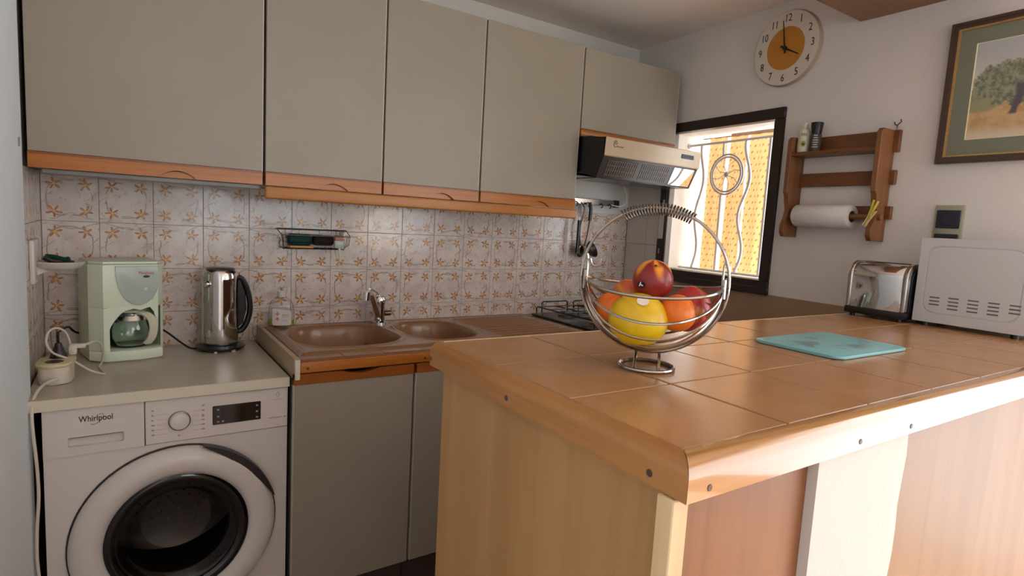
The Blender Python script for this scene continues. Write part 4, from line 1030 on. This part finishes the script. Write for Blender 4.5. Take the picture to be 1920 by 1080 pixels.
# ================================================================= COFFEE MAKER
cm = thing('coffee_maker', 'mint green drip coffee maker in the left corner of the worktop', 'coffee maker', (.205, -.118, .820), rot=radians(13))
W2, D2, H = .098, .085, .300
fp_ = [(-W2, D2), (-W2, -.045), (-W2+.030, -D2), (W2-.020, -D2), (W2, -.06), (W2, D2)]
fpo = [(p[0], p[1]) for p in fp_]
b = B(); prism(b, fpo, 2, .168, H, bev=.003, seg=2); hb_ = obj('upper_housing', b, MINT, cm, local=True, ang=30)
b = B(); prism(b, [(-W2+.003, D2-.004), (-W2+.003, -.043), (-W2+.031, -D2+.003), (W2-.02, -D2+.003), (W2-.003, -.058), (W2-.003, D2-.004)], 2, H+.0005, H+.009, bev=.003, seg=2); obj('lid', b, MINT, cm, local=True, ang=30)
b = B(); prism(b, [(-W2, D2), (-W2, -.045), (-W2+.030, -D2), (-W2+.045, -D2-.006), (0.02, -D2-.022), (W2-.012, -D2-.010), (W2+.004, -.05), (W2, D2)], 2, .004, .036, bev=.004, seg=2); obj('base', b, MINT, cm, local=True, ang=30)
b = B(); prism(b, [(-W2+.004, D2-.004), (-W2+.004, -.043), (-W2+.032, -D2+.004), (.02, -D2-.018), (W2-.014, -D2-.006), (W2, -.048), (W2-.004, D2-.004)], 2, 0, .0045); obj('base_foot', b, GREYP, cm, local=True)
b = B(); prism(b, [(-W2, D2), (W2, D2), (W2, .050), (-W2, .050)], 2, .036, .168); obj('back_column', b, MINTD, cm, local=True)
b = B(); prism(b, [(-W2, .0502), (-W2, -.045), (-W2+.030, -D2), (-W2+.045, -D2), (-W2+.045, -D2+.006), (-W2+.006, -.04), (-W2+.006, .0502)], 2, .036, .168); obj('left_cheek', b, MINT, cm, local=True, ang=30)
b = B(); prism(b, [(W2, .0502), (W2, -.06), (W2-.010, -.070), (W2-.010, .0502)], 2, .036, .168); obj('right_cheek', b, MINT, cm, local=True, ang=30)
# arch-shaped front opening: fillets between cheek and housing
b = B(); n = 10
pts = [(-W2+.044, .170)]+[(-W2+.044, .095)]+[(-W2+.044+.032*(i/n)**1.6, .095+.055*(i/n)) for i in range(n+1)]+[(-.012, .157), (.010, .163), (.03, .158), (.055, .166), (.066, .150), (W2-.020, .10), (W2-.020, .170)]
prism(b, pts, 1, -D2+.0005, -D2+.007); obj('front_arch', b, MINT, cm, local=True, ang=30)
b = B(); n = 20
pts = [(-.036, H-.004)]+[(.025-.061*cos(pi*i/n), H-.01-.117*sin(pi*i/n)**.9) for i in range(n+1)]+[(.086, H-.004)]
pts = [(min(p[0], W2-.021), p[1]) for p in pts]
prism(b, pts, 1, -D2-.005, -D2+.002, bev=.003, seg=2); rs = obj('filter_holder', b, FROST, cm, local=True, ang=40)
b = B(); text(b, 'Moulinex', .0135, .0003, Matrix.Translation((.045, -D2-.0054, H-.026)) @ UP, .85); obj('brand_lettering', b, RED, rs, local=True)
b = B(); lathe(b, [(0, 0), (.0085, 0), (.0085, .001), (0, .001)], 18, Matrix.Translation((.045, -D2-.005, H-.037)) @ Matrix.Rotation(pi/2, 4, 'X') @ Matrix.Diagonal((1.1, .45, 1, 1))); obj('badge', b, PRINT, rs, local=True)
b = B(); lathe(b, [(0, 0), (.005, 0), (.005, .001), (0, .001)], 16, Matrix.Translation((.043, -D2-.005, H-.076)) @ Matrix.Rotation(pi/2, 4, 'X')); obj('light_button', b, WPLAST, rs, local=True)
b = B()
for i in range(6): box(b, .064-.002*i, .072-.002*i, -D2-.0056, -D2-.0048, H-.05-.012*i, H-.0492-.012*i)
obj('scale_marks', b, PRINT_G, rs, local=True)
cf = thing('coffee_pot', 'glass coffee pot with cream handle inside the mint coffee maker', 'coffee pot', (.205, -.118, .857), rot=radians(13))
pc_ = (.016, -.022)
PS = Matrix.Translation((*pc_, .001)) @ Matrix.Diagonal((1.10, 1.10, 1.06, 1))
b = B(); lathe(b, [(0, 0), (.045, 0), (.052, .006), (.057, .028), (.056, .055), (.048, .082), (.040, .098), (.041, .104), (.039, .104), (.038, .097), (.046, .081), (.054, .055), (.055, .028), (.050, .008), (.044, .003), (0, .003)], 40, PS, caps=False); obj('glass_body', b, GLASS, cf, local=True, ang=60)
b = B(); lathe(b, [(.0478, 0), (.0505, .001), (.0462, .014), (.0435, .013)], 40, PS @ Matrix.Translation((0, 0, .079)), caps=False); obj('collar', b, STEEL, cf, local=True)
b = B(); lathe(b, [(.0405, 0), (.042, .004), (.036, .008), (0, .009)], 32, PS @ Matrix.Translation((0, 0, .1035))); obj('pot_lid', b, CREAM, cf, local=True)
b = B()
pa = [(.030, -.062, .108), (.045, -.080, .106), (.058, -.092, .090), (.062, -.096, .060), (.056, -.092, .030), (.048, -.080, .014)]
for off in (-.006, 0, .006): tube(b, [(x+off, y+abs(off)*.3, z) for x, y, z in pa], .0065, 8, sub=2)
tube(b, [(.024, -.052, .103), (.030, -.062, .108)], .008, 8); obj('handle', b, CREAM, cf, local=True)
b = B(); tube(b, [(-.030, -.055, .088), (-.036, -.066, .092), (-.041, -.073, .098)], .008, 8); obj('pour_lip', b, DARKP, cf, local=True)

# ================================================================= KETTLE
kt = thing('electric_kettle', 'polished steel electric kettle with black handle on its round base', 'kettle', (.487, -.118, .820))
kx, ky, kz = .487, -.118, .820
b = B(); lathe(b, [(0, .006), (.072, .006), (.078, .010), (.078, .014), (.060, .020), (0, .020)], 40, Matrix.Translation((kx, ky, kz)))
obj('power_base', b, BLACK, kt)
b = B()
for a in (60, 160, 250, 300): cyl(b, (kx+.066*cos(radians(a)), ky+.066*sin(radians(a)), kz), (kx+.066*cos(radians(a)), ky+.066*sin(radians(a)), kz+.009), .006, 10)
obj('base_foot', b, WPLAST, kt)
b = B(); lathe(b, [(0, .021), (.054, .021), (.0565, .026), (.0570, .060), (.0565, .245), (.0555, .268), (.051, .276), (.044, .278), (0, .278)], 56, Matrix.Translation((kx, ky, kz))); kb = obj('kettle_body', b, CHROME, kt)
b = B(); lathe(b, [(.0445, .278), (.046, .281), (.040, .285), (0, .287)], 40, Matrix.Translation((kx, ky, kz))); obj('lid', b, STEEL_D, kt)
b = B(); n = 14
hp = [(kx+.052, kz+.250), (kx+.066, kz+.247), (kx+.082, kz+.215), (kx+.092, kz+.170), (kx+.092, kz+.125), (kx+.080, kz+.085), (kx+.066, kz+.066), (kx+.055, kz+.062)]
for yo in (-.007, 0, .007): tube(b, [(x, ky-.006+yo, z) for x, z in hp], .0085, 8, sub=2)
obj('handle', b, BLACK, kt)
b = B(); prism(b, [(kx+.046, kz+.254), (kx+.062, kz+.245), (kx+.078, kz+.20), (kx+.082, kz+.14), (kx+.070, kz+.09), (kx+.050, kz+.07)], 1, ky-.012, ky+.0, bev=.003); obj('handle_web', b, BLACK, kt)
aq = radians(222)
b = B(); c_ = Vector((kx+.060*cos(aq), ky+.060*sin(aq), kz+.232)); ball(b, c_, .0115, .0115, .0115, 20, 14); obj('lid_release', b, CHROME, kt)
b = B(); aq2 = radians(226); lathe(b, [(0, .0), (.010, 0), (.0095, .0015), (0, .0025)], 20, Matrix.Translation((kx+.0560*cos(aq2), ky+.0560*sin(aq2), kz+.125)) @ Matrix.Rotation(aq2+pi/2, 4, 'Z') @ Matrix.Rotation(pi/2, 4, 'X') @ Matrix.Diagonal((.85, 5.2, 1, 1))); obj('water_gauge', b, GREYP, kt)
b = B(); tube(b, [(kx-.070, ky+.01, kz+.006), (kx-.095, ky-.005, kz+.012), (kx-.13, ky+.04, kz+.035), (kx-.165, ky+.07, kz+.062), (kx-.20, ky+.085, kz+.068), (kx-.3, ky+.10, kz+.06), (.09, -.02, kz+.06), (.065, -.06, kz+.09), (.055, -.20, kz+.105), (.058, -.285, kz+.118)], .0032, 8, sub=2)
obj('kettle_cord', b, BCABLE, None, label='black power cord running from the kettle behind the coffee maker', cat='cord')

# ================================================================= SOAP BOTTLE
sb = thing('dish_soap_bottle', 'clear dish soap bottle with white cap and red printed label beside the sink', 'bottle', (.700, -.060, ZS+.004), rot=radians(-12))
def oval(b, prof, ky_=.5):
    lathe(b, prof, 32, Matrix.Diagonal((1, ky_, 1, 1))); return b
Z0 = .0065
b = oval(B(), [(0, Z0), (.044, Z0), (.046, Z0+.005), (.046, .050), (.043, .075), (.036, .098), (.022, .110), (.015, .115), (0, .115)]); obj('bottle_body', b, SOAPG, sb, local=True, ang=60)
b = oval(B(), [(0, Z0+.001), (.0425, Z0+.001), (.0445, Z0+.006), (.0445, .028), (0, .028)]); obj('liquid_soap', b, SOAPL, sb, local=True)
b = B(); lathe(b, [(0, .115), (.014, .115), (.0145, .118), (.0145, .134), (.011, .138), (0, .138)], 20); obj('cap', b, WPLAST, sb, local=True)
b = B(); lathe(b, [(0, .138), (.004, .138), (.004, .148), (0, .150)], 12); obj('nozzle', b, GREYP, sb, local=True)
b = B(); n = 12; lab = rrect(-.030, .034, .012, .070, .008, 4)
g0 = []
for yo in (-.0008, .0):
    g0.append([b.verts.new((x, -.5*.0462*sqrt(max(0, 1-(x/.0475)**2))-.0006+yo, z)) for x, z in lab])
b.faces.new(g0[0]); b.faces.new(list(reversed(g0[1])))
for i in range(len(lab)): j = (i+1) % len(lab); b.faces.new((g0[0][i], g0[1][i], g0[1][j], g0[0][j]))
b.free()
b = B(); nn = 16; rowsv = []
for i in range(nn+1):
    x = -.031+.066*i/nn; y = -.5*.0462*sqrt(max(0, 1-(x/.0466)**2))-.0009; dz = .006 if i in (0, nn) else 0
    rowsv.append((b.verts.new((x, y, .010+dz)), b.verts.new((x, y, .074-dz-.010*(i/nn))), b.verts.new((x, y+.0006, .010+dz)), b.verts.new((x, y+.0006, .074-dz-.010*(i/nn)))))
for A, D in zip(rowsv, rowsv[1:]): b.faces.new((A[0], D[0], D[1], A[1])); b.faces.new((A[2], A[3], D[3], D[2])); b.faces.new((A[0], A[2], D[2], D[0])); b.faces.new((A[1], D[1], D[3], A[3]))
b.faces.new((rowsv[0][0], rowsv[0][1], rowsv[0][3], rowsv[0][2])); b.faces.new((rowsv[-1][0], rowsv[-1][2], rowsv[-1][3], rowsv[-1][1]))
lb = obj('label', b, WPLAST, sb, local=True)
b = B()
def arrow(b, cx, cz, d):
    yv = -.0246
    tube(b, [(cx, yv, cz-.007*d), (cx, yv, cz+.007*d)], .0010, 5); tube(b, [(cx-.006, yv, cz), (cx, yv, cz+.007*d), (cx+.006, yv, cz)], .0011, 5)
arrow(b, -.013, .055, -1); arrow(b, -.013, .033, 1); obj('arrow_print', b, RED, lb, local=True)
b = B(); box(b, .004, .026, -.0248, -.0236, .040, .0408); box(b, .004, .024, -.0248, -.0236, .028, .0288); text(b, 'EPSIA', .010, .0003, Matrix.Translation((.014, -.0250, .048)) @ UP, .9); obj('label_print', b, PRINT_G, lb, local=True)

# ================================================================= WIRE RACK WITH SPONGES
cd = thing('wire_sponge_rack', 'small dark wire rack hung on the flower tiles above the sink', 'rack', (.82, -.04, 1.15))
xa, xb, yb_, yf_ = .703, .925, -.008, -.085
b = B(); tube(b, [(xa-.012, yb_, 1.243), (xb+.03, yb_, 1.243)], .0022, 6)
tube(b, [(xa-.012, yb_, 1.243), (xa-.01, yf_, 1.222), (xb+.022, yf_, 1.222), (xb+.03, yb_, 1.243)], .0022, 6)
tube(b, [(xa+.02, yb_, 1.243), (xa+.02, yb_, 1.21), (xb-.01, yb_, 1.21), (xb-.01, yb_, 1.243)], .0015, 6); tube(b, [(xa+.07, yb_, 1.243), (xa+.07, yb_, 1.223), (xa+.145, yb_, 1.223), (xa+.148, yb_, 1.243)], .0013, 6)
obj('rim', b, STEEL_D, cd)
b = B()
for i in range(9):
    x = xa+(xb-xa)*i/8; tube(b, [(x, yb_, 1.21), (x, yb_, 1.175), (x, yf_+.01, 1.170), (x, yf_, 1.180), (x, yf_, 1.222)] if i in (0, 8) else [(x, yb_, 1.175), (x, yf_+.01, 1.170)], .0012, 5)
for x in (xb+.005, xb+.011, xb+.017): tube(b, [(x, yb_, 1.24), (x-.006, yb_-.02, 1.19), (x-.01, yf_+.02, 1.178), (x, yf_, 1.19), (x+.004, yf_, 1.222)], .0012, 5)
for y in (yb_, -.045, yf_+.01): tube(b, [(xa, y, 1.172), (xb, y, 1.172)], .0014, 5)
tube(b, [(xa, yf_, 1.196), (xb, yf_, 1.196)], .0013, 5); tube(b, [(xa-.01, yf_, 1.222), (xa, yf_+.01, 1.172)], .002, 5)
obj('wire_cradle', b, STEEL_D, cd)
b = B(); box(b, xa+.022, xa+.105, -.064, -.018, 1.184, 1.226, bev=.010, seg=3); obj('green_sponge', b, SPONGE_G, None, label='dark green sponge standing in the wire rack', cat='sponge')
b = B(); box(b, xa+.112, xa+.190, -.062, -.020, 1.184, 1.223, bev=.012, seg=3); obj('dark_scourer', b, SPONGE_D, None, label='dark brown scourer beside the green sponge in the wire rack', cat='scourer')
b = B(); box(b, xa+.022, xa+.108, -.074, -.014, 1.1745, 1.183, bev=.003, seg=2); obj('yellow_sponge', b, SPONGE_Y, None, label='thin yellow orange sponge lying flat under the green sponge', cat='sponge')
bt = thing('small_dish_brush', 'small pale brush with clear handle hooked over the right end of the wire rack', 'brush', (.915, -.09, 1.12))
b = B(); box(b, xa+.178, xa+.215, -.105, -.088, 1.178, 1.208, bev=.005, seg=2); obj('brush_head', b, FROST, bt)
b = B(); box(b, xa+.185, xa+.22, -.084, -.06, 1.196, 1.226, bev=.006, seg=2); obj('bristles', b, PINK, bt)
b = B(); tube(b, [(xa+.198, -.097, 1.180), (xa+.201, -.097, 1.150), (xa+.202, -.097, 1.128)], .0055, 8); obj('brush_handle', b, CREAM, bt)

# ================================================================= UTENSIL RAIL
ur = thing('utensil_rail', 'short magnetic steel utensil rail on the wall beside the hood', 'rail', (2.26, -.01, 1.43))
b = bx(2.08, 2.395, -.014, .004, 1.428, 1.458, bev=.002); obj('bar', b, STEEL, ur)
b = bx(2.396, 2.43, -.018, .004, 1.424, 1.462, bev=.003); obj('end_block', b, DARKP, ur)
b = B()
for x in (2.13, 2.21, 2.30, 2.36): tube(b, [(x, -.014, 1.438), (x, -.026, 1.432), (x, -.026, 1.420), (x, -.016, 1.418)], .003, 6, sub=1)
obj('hook', b, DARKP, ur)
t = thing('ladle', 'black ladle hanging from the utensil rail, bowl turned right', 'ladle', (2.20, -.04, 1.1))
b = B(); tube(b, [(2.205, -.034, 1.438), (2.209, -.040, 1.40), (2.206, -.040, 1.345)], .0085, 8, sub=1); tube(b, [(2.206, -.040, 1.345), (2.20, -.036, 1.27), (2.185, -.036, 1.215)], .0035, 6, sub=1); obj('handle', b, BLACK, t)
b = B(); lathe(b, [(0, 0), (.022, .003), (.037, .012), (.044, .026), (.042, .026), (.035, .014), (.02, .006), (0, .004)], 24, Matrix.Translation((2.205, -.05, 1.190)) @ Matrix.Rotation(radians(62), 4, 'X') @ Matrix.Rotation(radians(18), 4, 'Y'), caps=False); obj('bowl', b, DARKP, t)
t = thing('serving_spoon', 'steel and black serving spoon hanging left of the ladle', 'spoon', (2.15, -.03, 1.1))
b = B(); tube(b, [(2.150, -.030, 1.435), (2.172, -.032, 1.41), (2.165, -.032, 1.36), (2.150, -.032, 1.30), (2.158, -.032, 1.24), (2.165, -.032, 1.21)], .0035, 6, sub=2); obj('handle', b, STEEL_D, t)
b = B(); ball(b, (2.163, -.034, 1.188), .027, .007, .032, 18, 10); obj('spoon_bowl', b, STEEL, t)
t = thing('hanging_utensil', 'kitchen utensil with a long black grip hanging leftmost on the steel rail', 'utensil', (2.13, -.03, 1.1))
b = B(); tube(b, [(2.128, -.052, 1.345), (2.126, -.054, 1.26), (2.124, -.054, 1.178)], .0085, 8, sub=1); obj('grip', b, BLACK, t)
b = B()
for dx in (-.010, -.003, .004, .012): tube(b, [(2.130+dx*.3, -.05, 1.345), (2.133+dx, -.042, 1.385), (2.137+dx*.8, -.032, 1.425)], .0014, 5, sub=1)
obj('wires', b, STEEL, t)

# ================================================================= LEFT WALL: SOAP DISH, SOCKET ADAPTER, CABLES
sd = thing('soap_dish', 'white ceramic soap dish fixed to the left tiled wall', 'soap dish', (.045, -.262, 1.10))
b = B(); box(b, -.0005, .012, -.325, -.205, 1.075, 1.195, bev=.005, seg=2); obj('back_plate', b, WPLAST, sd)
b = B(); lathe(b, [(0, 0), (.032, .002), (.050, .012), (.058, .024), (.056, .026), (.047, .016), (.03, .007), (0, .005)], 36, Matrix.Translation((.060, -.262, 1.108)) @ Matrix.Diagonal((1.02, .95, 1, 1)), caps=False); obj('dish', b, WPLAST, sd)
b = B(); prism(b, [(.002, 1.092), (.04, 1.109), (.002, 1.125)], 1, -.275, -.25); obj('bracket', b, WPLAST, sd)
tp2 = thing('hair_clip', 'small dark green claw clip lying in the white soap dish', 'clip', (.06, -.262, 1.12))
b = B(); tube(b, [(.026, -.275, 1.146), (.042, -.27, 1.136), (.066, -.262, 1.131), (.092, -.255, 1.128)], .0075, 8, sub=2); obj('lower_jaw', b, DARKP, tp2)
b = B(); tube(b, [(.030, -.25, 1.147), (.05, -.262, 1.146), (.072, -.268, 1.140), (.083, -.272, 1.143)], .006, 8, sub=2); tube(b, [(.046, -.25, 1.14), (.052, -.27, 1.122)], .005, 6); obj('upper_jaw', b, SPONGE_G, tp2)
pa_ = thing('socket_adapter', 'yellowed white double socket block on the worktop against the left wall', 'adapter', (.055, -.375, .820), rot=radians(-6))
b = B(); prism(b, rrect(-.035, .035, -.055, .055, .028, 6), 2, .001, .048, bev=.004, seg=2); obj('casing', b, WHITEC, pa_, local=True)
b = B(); prism(b, rrect(-.039, .039, -.062, .062, .032, 7), 2, .048, .058, bev=.004, seg=2); ap = obj('top_rim', b, CREAMY, pa_, local=True)
for y in (-.026, .026):
    b = B(); lathe(b, [(0, 0), (.020, 0), (.0205, .001), (0, .001)], 24, Matrix.Translation((0, y, .0575))); obj('socket_hole', b, DARKP, ap, local=True)
p1_ = thing('black_plug', 'black plug in the rear socket of the adapter block', 'plug', (.058, -.347, .868))
b = B(); lathe(b, [(.019, 0), (.0195, .004), (.014, .018), (.009, .032), (.007, .040), (0, .041)], 18, Matrix.Translation((.058, -.347, .878))); obj('plug_body', b, DARKP, p1_)
b = B(); tube(b, [(.058, -.347, .917), (.055, -.32, .932), (.054, -.30, .938)], .0038, 6, sub=1); obj('plug_cord', b, BCABLE, p1_)
p2_ = thing('white_plug', 'white angled plug beside the black plug on the adapter block', 'plug', (.086, -.33, .868))
b = B(); box(b, .078, .098, -.338, -.316, .8785, .905, bev=.005, seg=2); box(b, .080, .118, -.335, -.319, .896, .909, bev=.004, seg=2); obj('plug_body', b, WHITEC, p2_)
b = B(); tube(b, [(.112, -.327, .903), (.125, -.327, .908), (.139, -.328, .914)], .0035, 6, sub=1); obj('strain_relief', b, WHITEC, p2_)
b = B(); tube(b, [(.138, -.325, .914), (.15, -.30, .900), (.155, -.25, .86), (.150, -.22, .8235), (.145, -.26, .8225), (.16, -.345, .8225), (.155, -.355, .824), (.125, -.345, .835), (.085, -.36, .872), (.050, -.375, .895), (.034, -.37, .925), (.040, -.352, .952), (.058, -.34, .957), (.075, -.33, .94), (.083, -.322, .905), (.086, -.325, .895)], .0028, 8, sub=2)
obj('looped_white_cord', b, WHITEC, None, label='looped white cord of the white plug lying on the worktop', cat='cord')
b = B(); tube(b, [(.062, -.43, .838), (.044, -.455, .838), (.030, -.50, .835), (.021, -.545, .818), (.020, -.572, .790), (.022, -.578, .74), (.026, -.572, .66), (.027, -.568, .58), (.022, -.570, .50), (.020, -.57, .42), (.024, -.57, .34), (.022, -.57, .2), (.022, -.57, .05)], .0036, 8, sub=2)
obj('white_power_cord', b, WHITEC, None, label='white power cord dropping from the adapter past the worktop edge', cat='cord')
b = B(); tube(b, [(.0135, -.548, 1.445), (.0135, -.552, 1.425), (.0135, -.562, 1.423), (.0135, -.564, 1.443)], .0012, 5); obj('wall_clip', b, GREYP, None, label='tiny wire clip on the white wall at the far left edge', cat='clip')
